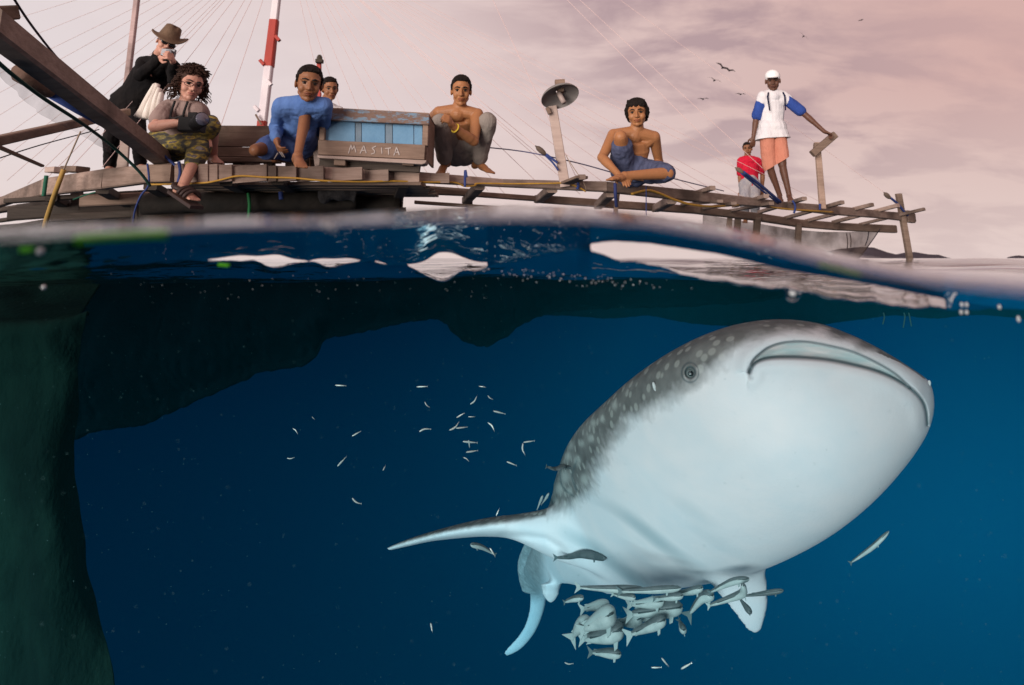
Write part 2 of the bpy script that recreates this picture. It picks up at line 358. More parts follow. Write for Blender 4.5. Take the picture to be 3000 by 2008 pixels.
BODY = [(2625, 1050, 2690, 1092, 2.42, .05), (2560, 1013, 2722, 1118, 2.42, .13), (2490, 980, 2736, 1160, 2.44, .19), (2400, 948, 2733, 1222, 2.47, .26), (2290, 936, 2706, 1290, 2.5, .32), (2180, 947, 2640, 1382, 2.54, .38),
        (2070, 980, 2550, 1478, 2.6, .42), (1960, 1035, 2440, 1565, 2.72, .46), (1855, 1107, 2315, 1635, 2.90, .48), (1770, 1182, 2180, 1688, 3.12, .49), (1700, 1250, 2030, 1718, 3.38, .49), (1655, 1320, 1890, 1736, 3.68, .46),
        (1628, 1400, 1775, 1740, 4.02, .40), (1605, 1470, 1690, 1722, 4.4, .34), (1585, 1530, 1650, 1722, 4.8, .30), (1562, 1590, 1630, 1735, 5.3, .27), (1538, 1650, 1615, 1746, 5.9, .22), (1530, 1700, 1592, 1752, 6.4, .14)]
loft(b, BODY, n=90, sub=8, pw=2.15)
# far pectoral fin, seen nearly edge on, sweeping left
loft(b, [(1800, 1440, 1830, 1690, 3.62, .06), (1740, 1440, 1765, 1690, 3.66, .10), (1690, 1452, 1706, 1672, 3.72, .12), (1640, 1470, 1650, 1655, 3.80, .13), (1600, 1486, 1600, 1632, 3.86, .13), (1555, 1496, 1548, 1604, 3.92, .14), (1500, 1507, 1490, 1578, 4.0, .17), (1420, 1519, 1415, 1573, 4.08, .19), (1340, 1537, 1338, 1578, 4.16, .18), (1260, 1559, 1262, 1587, 4.24, .15), (1190, 1582, 1196, 1601, 4.3, .10), (1132, 1606, 1138, 1614, 4.36, .04)], n=44, sub=6)
# near pectoral fin under the belly
loft(b, [(2010, 1580, 2232, 1580, 3.0, .12), (2050, 1665, 2240, 1650, 3.02, .085), (2088, 1720, 2248, 1705, 3.05, .055), (2126, 1765, 2250, 1755, 3.08, .040), (2158, 1805, 2246, 1800, 3.11, .03), (2180, 1838, 2236, 1836, 3.14, .022), (2200, 1856, 2222, 1857, 3.16, .012)], n=40, sub=6)
# tail stem and lower tail lobe far behind
loft(b, [(1525, 1650, 1605, 1680, 6.2, .16), (1540, 1705, 1606, 1722, 6.5, .12), (1552, 1750, 1602, 1758, 6.7, .075), (1548, 1795, 1590, 1806, 6.8, .055), (1533, 1838, 1569, 1854, 6.9, .045), (1508, 1874, 1538, 1894, 7.0, .035), (1484, 1898, 1508, 1916, 7.05, .025), (1472, 1914, 1488, 1926, 7.1, .012)], n=28, sub=6)
loft(b, [(1535, 1590, 1600, 1600, 6.0, .08), (1516, 1640, 1590, 1650, 6.2, .09), (1517, 1690, 1585, 1705, 6.3, .08), (1528, 1735, 1575, 1745, 6.4, .05)], n=24, sub=5)
# pelvic fin
loft(b, [(1570, 1705, 1655, 1712, 4.9, .09), (1583, 1736, 1642, 1738, 4.9, .035), (1596, 1758, 1628, 1764, 4.92, .02), (1608, 1770, 1620, 1774, 4.94, .008)], n=24, sub=5)
me = remeshed(b, .0115, 7, .5, 'whale_shark')
bm = bmesh.new(); bm.from_mesh(me)               # blend the fin roots into the body
for k in range(55):
    if k == 0:
        pj = [(v, uproj(v.co)) for v in bm.verts]
        vv = [v for v, (x, y) in pj if (1480 < x < 1900 and 1420 < y < 1740 and v.co.y < 5.2) ]; v3 = [v for v, (x, y) in pj if 2040 < x < 2245 and 1610 < y < 1720]; v2 = [v for v, (x, y) in pj if v.co.y > 4.7]
    bmesh.ops.smooth_vert(bm, verts=vv, factor=.6, use_axis_x=True, use_axis_y=True, use_axis_z=True)
    if k < 8: bmesh.ops.smooth_vert(bm, verts=v3, factor=.5, use_axis_x=True, use_axis_y=True, use_axis_z=True)
    if k < 10: bmesh.ops.smooth_vert(bm, verts=v2, factor=.5, use_axis_x=True, use_axis_y=True, use_axis_z=True)
bm.to_mesh(me); bm.free(); me.update()
# finer faces where the mouth, eye and gills are
MOUTH_U = [(2195, 1088), (2203, 1058), (2225, 1035), (2255, 1015), (2300, 1002), (2360, 1000), (2430, 1012), (2500, 1030), (2570, 1062), (2620, 1092), (2655, 1122), (2672, 1142)]
MOUTH_D = [(2195, 1090), (2206, 1068), (2225, 1055), (2255, 1048), (2300, 1046), (2360, 1048), (2430, 1055), (2500, 1069), (2560, 1084), (2620, 1108), (2670, 1140), (2700, 1172), (2713, 1205), (2717, 1245)]
bm = bmesh.new(); bm.from_mesh(me)
for lev in range(2):
    es = set()
    for f in bm.faces:
        c = f.calc_center_median()
        if c.y > 2.62: continue
        x, y = uproj(c)
        if lev == 0: ok = (1980 < x < 2760 and 960 < y < 1290)
        else:
            if x < 2080: ok = math.hypot(x-2022, y-1092) < 60
            else:
                ym = interp(x, MOUTH_D); yu = interp(x, MOUTH_U) if x < 2672 else interp(x, MOUTH_D)
                ok = 2175 < x < 2740 and yu-28 < y < max(ym, yu)+28 and (x < 2700 or y < 1280)
        if ok: es.update(f.edges)
    bmesh.ops.subdivide_edges(bm, edges=list(es), cuts=1, use_grid_fill=True)
bmesh.ops.triangulate(bm, faces=[f for f in bm.faces if len(f.verts) > 4])
for k in range(3):
    vv = [v for v in bm.verts if v.co.y < 2.62 and 1970 < uproj(v.co)[0] < 2765 and uproj(v.co)[1] < 1300]
    bmesh.ops.smooth_vert(bm, verts=vv, factor=.5, use_axis_x=True, use_axis_y=True, use_axis_z=True)
bm.to_mesh(me); bm.free(); me.update()
P = getco(me); NO = getno(me); px, py = proj_np(P); dist = np.linalg.norm(P, axis=1, keepdims=True); ray = P/dist
facing = -(NO*ray).sum(1)
def pld(px, py, pts):
    """signed distance (positive below/right) and arclength to an open polyline in pixels"""
    best = np.full(len(px), 1e9); sg = np.zeros(len(px))
    for (x0, y0), (x1, y1) in zip(pts[:-1], pts[1:]):
        dx, dy = x1-x0, y1-y0; l2 = dx*dx+dy*dy
        t = np.clip(((px-x0)*dx+(py-y0)*dy)/l2, 0, 1); ex, ey = px-x0-t*dx, py-y0-t*dy; d = np.hypot(ex, ey)
        s_ = np.sign(dx*(py-y0)-dy*(px-x0)); w_ = d < best-1e-6; best = np.where(w_, d, best); sg = np.where(w_, s_, sg)
    return best, sg
front = (facing > -.15) & (P[:, 1] < 2.75)
cu = [tuple(v[:2]) for v in catmull([(x, y, 0) for x, y in MOUTH_U], 4)]; cd = [tuple(v[:2]) for v in catmull([(x, y, 0) for x, y in MOUTH_D], 4)]
du, su = pld(px, py, cu); dd, sd_ = pld(px, py, cd)
yu = np.interp(px, [p[0] for p in cu], [p[1] for p in cu]); yd = np.interp(px, [p[0] for p in cd], [p[1] for p in cd])
inside = front & (px > 2197) & (px < 2672) & (py > yu) & (py < yd)
disp = np.zeros(len(P))
disp += np.where(inside, .030*sstep(0, 7, du)+.030*sstep(0, 30, du)*sstep(0, 5, dd), 0)
disp += np.where(front & ~inside, .030*np.exp(-(dd/5.)**2), 0)*(px < 2722)
disp += np.where(front & ~inside & (py < np.where(px < 2672, yu, yd)+2), -.012*np.exp(-((du-16)/22)**2), 0)
disp += np.where(front & ~inside & (py > yd) & (px > 2190), -.010*np.exp(-((dd-26)/22)**2), 0)
# eye ring, spiracle, cheek fold at the mouth corner
de = np.hypot((px-2022)/1.0, (py-1092)/1.15); disp += np.where(front, -.009*np.exp(-((de-20)/5)**2)+.016*(1-sstep(8, 18, de)), 0)
ds = np.hypot((px-1917)/8, (py-1133)/15); disp += np.where(facing > 0, -.010*np.exp(-ds**2), 0)
dc, _ = pld(px, py, [(2196, 1085), (2196, 1103), (2203, 1112)]); disp += np.where(front, .006*np.exp(-(dc/6)**2), 0)
# gill slits low on the flank
GILLS = [[(1668, 1300), (1645, 1345), (1640, 1395), (1650, 1430), (1680, 1455)], [(1640, 1385), (1622, 1420), (1612, 1455), (1618, 1475)], [(1622, 1425), (1604, 1450), (1594, 1480)], [(1690, 1350), (1676, 1395), (1690, 1440)]]
gm = np.full(len(P), 1e9)
for g_ in GILLS:
    d_, s__ = pld(px, py, [tuple(v[:2]) for v in catmull([(x, y, 0) for x, y in g_], 4)]); gm = np.minimum(gm, d_); disp += np.where(facing > 0, .02*np.exp(-(d_/4.)**2)-.010*np.exp(-((d_-10)/7)**2)*(s__ > 0), 0)
# long skin folds sweeping back from the throat
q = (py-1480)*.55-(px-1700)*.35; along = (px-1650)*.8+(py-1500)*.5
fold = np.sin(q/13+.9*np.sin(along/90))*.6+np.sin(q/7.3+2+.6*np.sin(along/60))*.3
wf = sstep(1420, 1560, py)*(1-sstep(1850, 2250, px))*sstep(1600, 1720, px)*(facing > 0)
disp += fold*wf*.0028
dfn, _ = pld(px, py, [(1470, 1572), (1540, 1572), (1600, 1580), (1640, 1605), (1672, 1650)]); disp += np.where(facing > 0, .022*np.exp(-(dfn/11)**2), 0)
# faint lumps everywhere
lump = np.sin(P[:, 0]*31+2*np.sin(P[:, 2]*23))*np.sin(P[:, 2]*37+P[:, 1]*19); disp += lump*.0008
P2 = P+ray*disp[:, None]; setco(me, P2)
# colour masks
BND = [(1560, 1500), (1600, 1502), (1680, 1478), (1735, 1430), (1755, 1360), (1795, 1290), (1850, 1228), (1930, 1185), (1990, 1152), (2050, 1112), (2100, 1066), (2165, 1012), (2240, 978), (2330, 966), (2400, 968), (2470, 992), (2560, 1030)]
db, sb = pld(px, py, BND)
jit = 9*np.sin(px/17+np.sin(py/23)*2)+6*np.sin(py/11+px/31)
dors_dim = 1/(1+np.exp((db*sb+jit*.5)/np.where(px > 2150, 9, 18)))
finb = np.interp(px, [1130, 1200, 1300, 1400, 1500, 1600], [1604, 1586, 1560, 1542, 1528, 1512]); tt_ = 1/(1+np.exp((py-finb)/4)); dors_dim = np.where(px < 1600, tt_, dors_dim)
dors_dim = np.where((px > 1590) & (py > 1560), 0, dors_dim)
dors_dim = np.where((py > 1575) & (P[:, 1] > 4.6), .6*(1-sstep(1725, 1790, py))*(1-sstep(1570, 1618, px)), dors_dim)  # tail stem greyed: flash fall-off with distance painted into the mask
dors_dim = np.maximum(dors_dim, np.where(px > 2380, 1/(1+np.exp((facing-.16)/.035)), 0)*(py < 1110))
dors_dim = np.where(facing < -.05, 1, dors_dim)
attr(me, 'dorsal_dim_tail', dors_dim)
bt = np.zeros(len(P))
for (bx_, by_, br_) in ((1668, 1303, 11), (1664, 1338, 10), (1692, 1350, 11), (1655, 1398, 14), (1640, 1432, 13), (1690, 1470, 10), (1612, 1448, 9), (1738, 1240, 9), (1800, 1188, 9), (1712, 1405, 12), (1668, 1440, 9), (1704, 1300, 8), (1730, 1285, 9), (1765, 1228, 8), (1628, 1470, 8)): bt = np.maximum(bt, np.exp(-((np.hypot((px-bx_), (py-by_)*.75)/br_)**3)))
attr(me, 'blotch', bt*(facing > 0))
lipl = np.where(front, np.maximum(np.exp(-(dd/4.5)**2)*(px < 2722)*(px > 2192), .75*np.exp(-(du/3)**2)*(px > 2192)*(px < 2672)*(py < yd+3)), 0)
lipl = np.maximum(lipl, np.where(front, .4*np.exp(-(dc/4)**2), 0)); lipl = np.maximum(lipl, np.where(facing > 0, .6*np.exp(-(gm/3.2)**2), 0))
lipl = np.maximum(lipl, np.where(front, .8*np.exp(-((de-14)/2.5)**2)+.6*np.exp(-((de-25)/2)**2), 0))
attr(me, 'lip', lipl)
attr(me, 'inner', np.where(inside, sstep(0, 8, du), 0))
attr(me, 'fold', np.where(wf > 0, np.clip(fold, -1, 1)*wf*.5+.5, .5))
m = bpy.data.materials.new('shark skin'); m.use_nodes = True; nt, N, L = nodes_of(m)
o = nd(N, 'ShaderNodeOutputMaterial'); p = nd(N, 'ShaderNodeBsdfPrincipled'); L.new(p.outputs[0], o.inputs[0]); tc = nd(N, 'ShaderNodeTexCoord')
A_ = lambda n: nd(N, 'ShaderNodeAttribute', attribute_name=n).outputs['Fac']
n1 = nd(N, 'ShaderNodeTexNoise'); n1.inputs['Scale'].default_value = 14; n1.inputs['Detail'].default_value = 6; L.new(tc.outputs['Object'], n1.inputs['Vector'])
vo = nd(N, 'ShaderNodeTexVoronoi'); vo.inputs['Scale'].default_value = 21; vo.inputs['Randomness'].default_value = .75; L.new(tc.outputs['Object'], vo.inputs['Vector'])
sp = ramp(N, [(.24, 1), (.36, 0)]); L.new(vo.outputs['Distance'], sp.inputs[0])
g = ramp(N, [(.3, (.14, .13, .125)), (.7, (.25, .235, .225))]); L.new(n1.outputs[0], g.inputs[0])
dcol = mixc(N, L, mth(N, L, 'MULTIPLY', sp.outputs[0], .75), g.outputs[0], (.42, .41, .38))
# belly: white with freckles and faint blotches
v2 = nd(N, 'ShaderNodeTexVoronoi'); v2.inputs['Scale'].default_value = 23; v2.inputs['Randomness'].default_value = 1; L.new(tc.outputs['Object'], v2.inputs['Vector'])
fr_ = ramp(N, [(.035, .55), (.055, 0)]); L.new(v2.outputs['Distance'], fr_.inputs[0])
n3 = nd(N, 'ShaderNodeTexNoise'); n3.inputs['Scale'].default_value = 3.5; n3.inputs['Detail'].default_value = 5; n3.inputs['Roughness'].default_value = .6; L.new(tc.outputs['Object'], n3.inputs['Vector'])
bl = ramp(N, [(.3, (.78, .80, .84)), (.7, (.93, .86, .87))]); L.new(n3.outputs[0], bl.inputs[0])
n4 = nd(N, 'ShaderNodeTexNoise'); n4.inputs['Scale'].default_value = 1.3; L.new(tc.outputs['Object'], n4.inputs['Vector']); fr2 = ramp(N, [(.5, 0), (.6, 1)]); L.new(n4.outputs[0], fr2.inputs[0])
bcol = mixc(N, L, mth(N, L, 'MULTIPLY', fr_.outputs[0], fr2.outputs[0]), bl.outputs[0], (.25, .27, .28))
fo = ramp(N, [(.1, .6), (.5, 0)]); L.new(A_('fold'), fo.inputs[0]); bcol = mixc(N, L, fo.outputs[0], bcol, (.3, .42, .47))  # shading of the skin folds painted into the belly colour as darker streaks
edge = nd(N, 'ShaderNodeTexNoise'); edge.inputs['Scale'].default_value = 30; edge.inputs['Detail'].default_value = 4; L.new(tc.outputs['Object'], edge.inputs['Vector'])
dm = ramp(N, [(.15, 0), (.85, 1)]); L.new(mth(N, L, 'ADD', A_('dorsal_dim_tail'), mth(N, L, 'MULTIPLY_ADD', edge.outputs[0], .5, -.25)), dm.inputs[0])
dcol = mixc(N, L, mth(N, L, 'MULTIPLY', A_('blotch'), .8), dcol, (.50, .50, .47)); c = mixc(N, L, dm.outputs[0], bcol, dcol)
ic = ramp(N, [(.35, (.52, .60, .61)), (.65, (.80, .70, .69))]); mp2 = nd(N, 'ShaderNodeMapping'); mp2.inputs['Scale'].default_value = (3, 3, 16); L.new(tc.outputs['Object'], mp2.inputs[0])
n5 = nd(N, 'ShaderNodeTexNoise'); n5.inputs['Scale'].default_value = 2.5; L.new(mp2.outputs[0], n5.inputs['Vector']); L.new(n5.outputs[0], ic.inputs[0])
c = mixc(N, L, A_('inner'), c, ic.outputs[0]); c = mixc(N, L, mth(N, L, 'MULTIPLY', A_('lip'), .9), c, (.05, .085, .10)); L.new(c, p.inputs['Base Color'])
p.inputs['Roughness'].default_value = .55; p.inputs['Specular IOR Level'].default_value = .12
nb = nd(N, 'ShaderNodeTexNoise'); nb.inputs['Scale'].default_value = 90; nb.inputs['Detail'].default_value = 3; L.new(tc.outputs['Object'], nb.inputs['Vector'])
bu = nd(N, 'ShaderNodeBump'); bu.inputs['Strength'].default_value = .25; bu.inputs['Distance'].default_value = .003; L.new(nb.outputs[0], bu.inputs['Height']); L.new(bu.outputs[0], p.inputs['Normal'])
shark = empty('whale_shark', U(2100, 1400, 2.6), 'huge white bellied whale shark with grey spotted back rising under the surface', 'whale shark')
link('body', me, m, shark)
# eye: pale ball, dark iris disc, black pupil
from mathutils.bvhtree import BVHTree
def bvh_of(me):
    return BVHTree.FromPolygons([v.co for v in me.vertices], [tuple(p.vertices) for p in me.polygons])
SHB = bvh_of(me)
def on_shark(px, py, off=0):
    d = pdir(px, py).normalized(); h = SHB.ray_cast(Vector((0, 0, 0)), d)
    return (h[0]-d*off, h[1]) if h[0] else (d*2.6, -d)
q_, n_ = on_shark(2024, 1095)
eyeM = mat('shark eye grey', (.20, .215, .21), .35, spec=.3); pupM = mat('shark pupil', (.012, .012, .014), .15, spec=.6)
e = MB(); e.ball(q_+pdir(2024, 1095).normalized()*.004, .0155, 20, 14); eo = e.build('eye', eyeM, shark, True)
e = MB(); dq = -pdir(2024, 1096).normalized(); ql = dq.to_track_quat('Z', 'Y').to_matrix(); e.ball(q_+dq*.0105, (.0095, .0088, .003), 16, 8, ql); e.build('pupil', pupM, eo, True)
e = MB(); e.ball(on_shark(1917, 1133, .004)[0], (.006, .004, .016), 12, 8, Matrix.Rotation(-.25, 3, 'Y')); e.build('spiracle_flap', mat('flap', (.7, .7, .7), .5), shark, True)
q_, _ = on_shark(2722, 1124, .003); e = MB(); e.ball(q_, (.005, .006, .011), 12, 8, Matrix.Rotation(.2, 3, 'Y')); e.build('nostril_flap', mat('nostril', (.66, .68, .68), .5), shark, True)
# ------------------------------------------------------------------ wooden fishing platform
YB = [(-400, 8), (-60, 6.8), (27, 6.2), (134, 5.2), (312, 4.5), (600, 4.33), (950, 4.45), (1200, 4.7), (1465, 5.1), (1770, 5.3), (2036, 6), (2292, 7.1), (2420, 7.6), (2587, 8.5), (2700, 9.1)]
yb = lambda px: interp(px, YB)
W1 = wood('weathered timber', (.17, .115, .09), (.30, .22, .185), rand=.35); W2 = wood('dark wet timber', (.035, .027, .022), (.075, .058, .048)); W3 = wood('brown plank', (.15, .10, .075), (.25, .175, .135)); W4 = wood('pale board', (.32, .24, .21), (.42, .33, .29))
plat = empty('fishing_platform', U(1400, 620, 5), 'weathered timber fishing platform with a long front beam over the water', 'fishing platform')
def bar2(name, a, b, ya, yb_, wpx, hh, mat_, parent, wpx2=None, up=(0, 0, 1), depth=None, lab=None):
    """timber between two sighted points; wpx: its height in source pixels at each end"""
    A, B = U(*a, ya), U(*b, yb_); ha = wpx*ya/F; hb = (wpx2 or wpx)*yb_/F; m = MB()
    m.bar(A, B, hh, ha, up, w2=hh, h2=hb); o = m.build(name, mat_, parent)
    if lab: o['label'] = lab
    return o
NB = [(-200, 640, 668), (-60, 600, 626), (27, 571, 597), (134, 524, 574), (312, 496, 554), (437, 484, 537), (509, 480, 538), (660, 484, 534), (950, 491, 529), (1200, 503, 535), (1465, 526, 548), (1620, 530, 555), (1770, 533, 563), (2036, 560, 592), (2292, 592, 612), (2420, 602, 628), (2587, 620, 641), (2672, 626, 651)]
for (x0, t0, b0), (x1, t1, b1) in zip(NB[:-1], NB[1:]):
    bar2('front_beam', (x0, (t0+b0)/2), (x1+3, (t1+b1)/2), yb(x0), yb(x1), b0-t0, .07, W1, plat, b1-t1)
bar2('beam_end', (2655, 634), (2674, 637), yb(2655)-.06, yb(2672)-.06, 34, .06, W1, plat)
bar2('beam_end', (437, 510), (507, 508), 4.36, 4.33, 52, .05, W3, plat)
# upright boards nailed to the front edge
SE = [512, 580, 612, 640, 682, 784, 812, 870, 950, 1063, 1140, 1230, 1318]
for i, (x0, x1) in enumerate(zip(SE[:-1], SE[1:])):
    xm = (x0+x1)/2; t = interp(xm, [(n[0], n[1]) for n in NB])+rnd.uniform(-1, 1); bt = interp(xm, [(n[0], n[2]) for n in NB])+rnd.uniform(-1, 2); Y = yb(xm)-.055-rnd.uniform(0, .012)
    m = MB(); m.bar(U(xm, bt, Y), U(xm, t, Y), (x1-x0-2.0)*Y/F, .02, (0, 1, 0), bev=.1); m.build('board', W1, plat)
# second beam farther back, thin rails and joists running back from the front beam
RB = [(-150, 640, 7.5), (60, 607, 7.2), (300, 575, 5.8), (520, 560, 5.5), (820, 556, 5.4), (1000, 556, 5.5), (1188, 560, 5.7), (1370, 568, 5.9), (1571, 583, 6.3), (1800, 600, 6.7), (2040, 616, 7.4), (2222, 637, 8.1), (2330, 654, 8.6), (2447, 664, 9.0), (2617, 672, 9.4)]
for (x0, y0, Y0), (x1, y1, Y1) in zip(RB[:-1], RB[1:]):
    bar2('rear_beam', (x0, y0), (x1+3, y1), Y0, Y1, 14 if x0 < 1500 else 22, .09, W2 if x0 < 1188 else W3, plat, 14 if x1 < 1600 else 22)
rby = lambda px: interp(px, [(r[0], r[2]) for r in RB]); rbp = lambda px: interp(px, [(r[0], r[1]) for r in RB])
for x0, y0, x1, y1 in ((663, 533, 735, 570), (814, 530, 885, 574), (1182, 538, 1160, 592), (1405, 545, 1366, 588), (1618, 553, 1578, 586), (1790, 566, 1752, 604), (1968, 586, 1920, 612), (440, 545, 520, 590), (300, 556, 380, 600), (150, 578, 230, 620)):
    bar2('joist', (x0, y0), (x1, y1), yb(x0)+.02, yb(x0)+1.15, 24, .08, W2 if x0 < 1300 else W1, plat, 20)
# deck planks inside, seen edge on from below
for k in range(11):
    Y = 4.62+.085*k; z = U(700, 534, 4.4).z+.01
    m = MB(); m.bar((-2.25-rnd.uniform(0, .1), Y, z+.014*(k % 2)), (-.62+rnd.uniform(-.05, .05), Y, z), .075, .022); m.build('deck_plank', W3, plat)
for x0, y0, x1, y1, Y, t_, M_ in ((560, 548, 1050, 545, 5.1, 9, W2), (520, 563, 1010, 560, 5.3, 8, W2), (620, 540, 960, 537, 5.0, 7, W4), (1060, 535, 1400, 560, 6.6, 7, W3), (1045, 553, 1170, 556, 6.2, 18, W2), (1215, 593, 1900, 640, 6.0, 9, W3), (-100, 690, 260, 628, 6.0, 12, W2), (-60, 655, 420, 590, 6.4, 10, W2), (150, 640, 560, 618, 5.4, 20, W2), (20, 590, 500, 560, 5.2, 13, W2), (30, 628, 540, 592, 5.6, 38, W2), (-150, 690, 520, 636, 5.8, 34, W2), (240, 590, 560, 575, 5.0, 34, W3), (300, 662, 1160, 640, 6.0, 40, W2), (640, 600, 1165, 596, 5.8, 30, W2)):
    bar2('rail', (x0, y0), (x1, y1), Y, Y+.1, t_, .08, M_, plat)
# posts standing in the water
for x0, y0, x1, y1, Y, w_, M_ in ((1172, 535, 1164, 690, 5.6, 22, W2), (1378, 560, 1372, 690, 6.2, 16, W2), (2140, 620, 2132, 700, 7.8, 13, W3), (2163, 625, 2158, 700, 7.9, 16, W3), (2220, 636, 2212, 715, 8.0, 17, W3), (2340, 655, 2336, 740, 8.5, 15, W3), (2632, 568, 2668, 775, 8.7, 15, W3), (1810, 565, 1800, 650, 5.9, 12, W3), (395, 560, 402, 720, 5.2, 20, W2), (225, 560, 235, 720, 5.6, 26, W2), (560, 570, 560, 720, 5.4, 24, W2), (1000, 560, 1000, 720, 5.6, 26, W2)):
    m = MB(); m.bar(U(x0, y0, Y), U(x1, y1, Y+.1), w_*Y/F, w_*Y/F, (0, 1, 0)); m.build('post', M_, plat)
# joists poking out past the front beam on the right
for (xr, yr, xf, yf, w_) in ((2225, 622, 2357, 582, 10), (2300, 640, 2468, 593, 10), (2362, 648, 2556, 600, 10), (2440, 652, 2632, 602, 10), (2520, 658, 2708, 613, 8), (1960, 592, 2088, 551, 12), (2150, 604, 2245, 575, 11), (1660, 545, 1706, 519, 14), (2060, 612, 2150, 596, 9), (2140, 618, 2260, 596, 9), (2000, 600, 2110, 590, 8)):
    d = yb(min(xf, 2690)); m = MB(); m.bar(U(xr, yr, rby(xr)), U(xf, yf, d*.93), .05, w_*d/F, w2=.05); m.build('cross_pole', W1, plat)
bar2('block', (455/1.0*.335, 500), (180, 498), 5.1, 5.0, 16, .1, W4, plat); bar2('block', (196, 497), (243, 497), 4.9, 4.8, 17, .1, W3, plat)
# dark log floats under the deck
def log(name, pts, r, mt, parent=None, n=16):
    m = MB(); m.tube(catmull(pts, 5), [r*(.9+.15*math.sin(i*1.3)) for i in range((len(pts)-1)*5+1)], n); me = m.mesh(name); disp_noise(me, .02, 5, 3); return link(name, me, mt, parent)
blackW = mat('tarred log', (.010, .009, .008), .8, (.028, .022, .018), 6, .6, 30, spec=.2)
log('float', [U(418, 602, 5.0), U(600, 596, 5.0), U(900, 592, 5.1), U(1040, 590, 5.2)], .085, blackW, plat); log('float', [U(430, 622, 5.2), U(700, 618, 5.2), U(950, 612, 5.3), U(1172, 606, 5.4)], .11, blackW, plat)
log('float', [U(560, 650, 5.5), U(820, 640, 5.5), U(1190, 640, 5.6)], .10, blackW, plat)
bl = log('bundle', [U(940, 572, 5.0), U(985, 562, 5.0), U(1040, 568, 5.05)], .07, mat('net bundle', (.02, .018, .02), .95, (.05, .045, .045), 25, .8, 60)); tag(bl, 'dark heap of bundled net under the middle of the deck', 'net bundle')
# the big boom reaching over the camera's left side
bo = empty('boom', U(470, 465, 4.4), 'massive squared timber boom rising to the upper left corner', 'timber beam'); m = MB(); A, B = U(-40, 62, 2.45), U(478, 466, 4.42); d = (B-A).normalized()
m.bar(A, B, .10, .115, (0, -.55, 1), w2=.10, h2=.10); m.build('beam', wood('boom timber', (.20, .14, .115), (.33, .25, .21)), bo); bar2('end_block', (-25, 42), (33, 38), 2.52, 2.6, 48, .08, W3, bo, 44)
canv = empty('rolled_canvas', U(200, 260, 3.4), 'brown and blue rolled canvas lashed behind the timber boom', 'rolled canvas')
m = MB(); m.tube([U(52, 208, 3.2), U(60, 212, 3.22), U(150, 262, 3.4)], [.035, .052, .05], 16); m.build('brown_roll', cloth0 if False else mat('brown canvas', (.10, .06, .045), .9, (.14, .09, .07), 8, .4, 60), canv, True)
m = MB(); m.tube([U(146, 262, 3.4), U(240, 315, 3.65), U(330, 372, 3.9)], [.042, .045, .03], 16); m.build('blue_roll', mat('blue canvas', (.02, .045, .17), .9, (.03, .06, .22), 8, .4, 60), canv, True)
pl_ = MB(); pl_.bar(U(-20, 416, 3.3), U(372, 329, 4.6), .05, .05); tag(pl_.build('pole', W3), 'long squared pole running from the left edge to beside the hat wearing man', 'pole')
pl_ = MB(); pl_.bar(U(-20, 424, 3.2), U(125, 487, 3.5), .03, .014, w2=.02, h2=.012); tag(pl_.build('pole', W3), 'short thin pole poking in from the left edge of the picture', 'pole')
pm = empty('pole', U(342, 490, 6.6), 'tall pinkish grey pole standing behind the man in the bush hat', 'pole'); pinkW = wood('pinkish pole', (.32, .23, .22), (.42, .31, .30)); m = MB(); m.bar(U(342, 500, 6.6), U(408, -60, 6.6), .055, .05, (0, 1, 0), w2=.05); m.build('shaft', pinkW, pm)
m = MB(); m.bar(U(358, 492, 6.3), U(368, 345, 6.3), .11, .03, (0, 1, 0)); m.build('board', W4, pm)
# mast with the red band and its fan of stays
mast = empty('mast', U(768, 366, 8), 'tall white mast with a red band and a fan of thin stay lines', 'mast'); wp = mat('mast white', (.62, .56, .60), .6, (.72, .66, .68), 5); rp = mat('mast red', (.40, .045, .03), .6, (.32, .035, .025), 5)
mp_ = lambda t: (768+(834-768)*t, 366-(366+200)*t)
def mseg(name, y0, y1, mt, w0, w1):
    t0, t1 = (366-y0)/566, (366-y1)/566; m = MB(); m.bar(U(*mp_(t0), 8), U(*mp_(t1), 8), w0*8/F, w0*8/F, (0, 1, 0), w2=w1*8/F, h2=w1*8/F); return m.build(name, mt, mast)
mseg('red_foot', 385, 356, rp, 25, 25); mseg('lower_mast', 357, 195, wp, 24, 24); mseg('red_band', 196, 60, rp, 27, 25); mseg('upper_mast', 61, -200, wp, 22, 18)
for x, y, mt in ((814, 112, rp), (769, 183, rp), (790, 242, wp), (752, 318, wp)): m = MB(); m.bar(U(x-7, y-6, 7.95), U(x+5, y+8, 7.95), .05, .04); m.build('cleat', mt, mast)
m = MB(); m.tube([U(749, 336, 7.9), U(766, 366, 7.9)], .012, 6); m.build('peg', W3, mast)
m2 = empty('mast', U(934, 300, 11), 'short red mast top showing behind the man in the blue sweatshirt', 'mast'); m = MB(); m.bar(U(934, 400, 11), U(935, 178, 11), .07, .07, (0, 1, 0)); m.build('shaft', rp, m2); m = MB(); m.bar(U(926, 180, 10.9), U(946, 180, 10.9), .1, .06); m.ball(U(936, 172, 10.9), (.05, .05, .07)); m.build('mast_cap', mat('cap dark', (.05, .04, .03), .9), m2)
stayM = mat('stay line', (.60, .45, .43), .9); APX = U(834, -200, 8)
ends = [(-300, 60), (-300, 160), (-250, 240), (-200, 310), (-200, 380), (-150, 430), (-100, 480), (-60, 520), (20, 530), (80, 540), (140, 520), (200, 500), (300, 490), (430, 470), (520, 430), (640, 390), (1010, 560), (1080, 570), (1160, 575), (1230, 560), (1290, 570), (1360, 575), (1430, 560), (1480, 570), (1570, 429), (1600, 560), (1680, 540), (1700, 570), (1800, 560), (1880, 560), (1960, 560), (2010, 560), (2153, 491), (2060, 570), (2130, 580), (2200, 590), (2420, 600)]
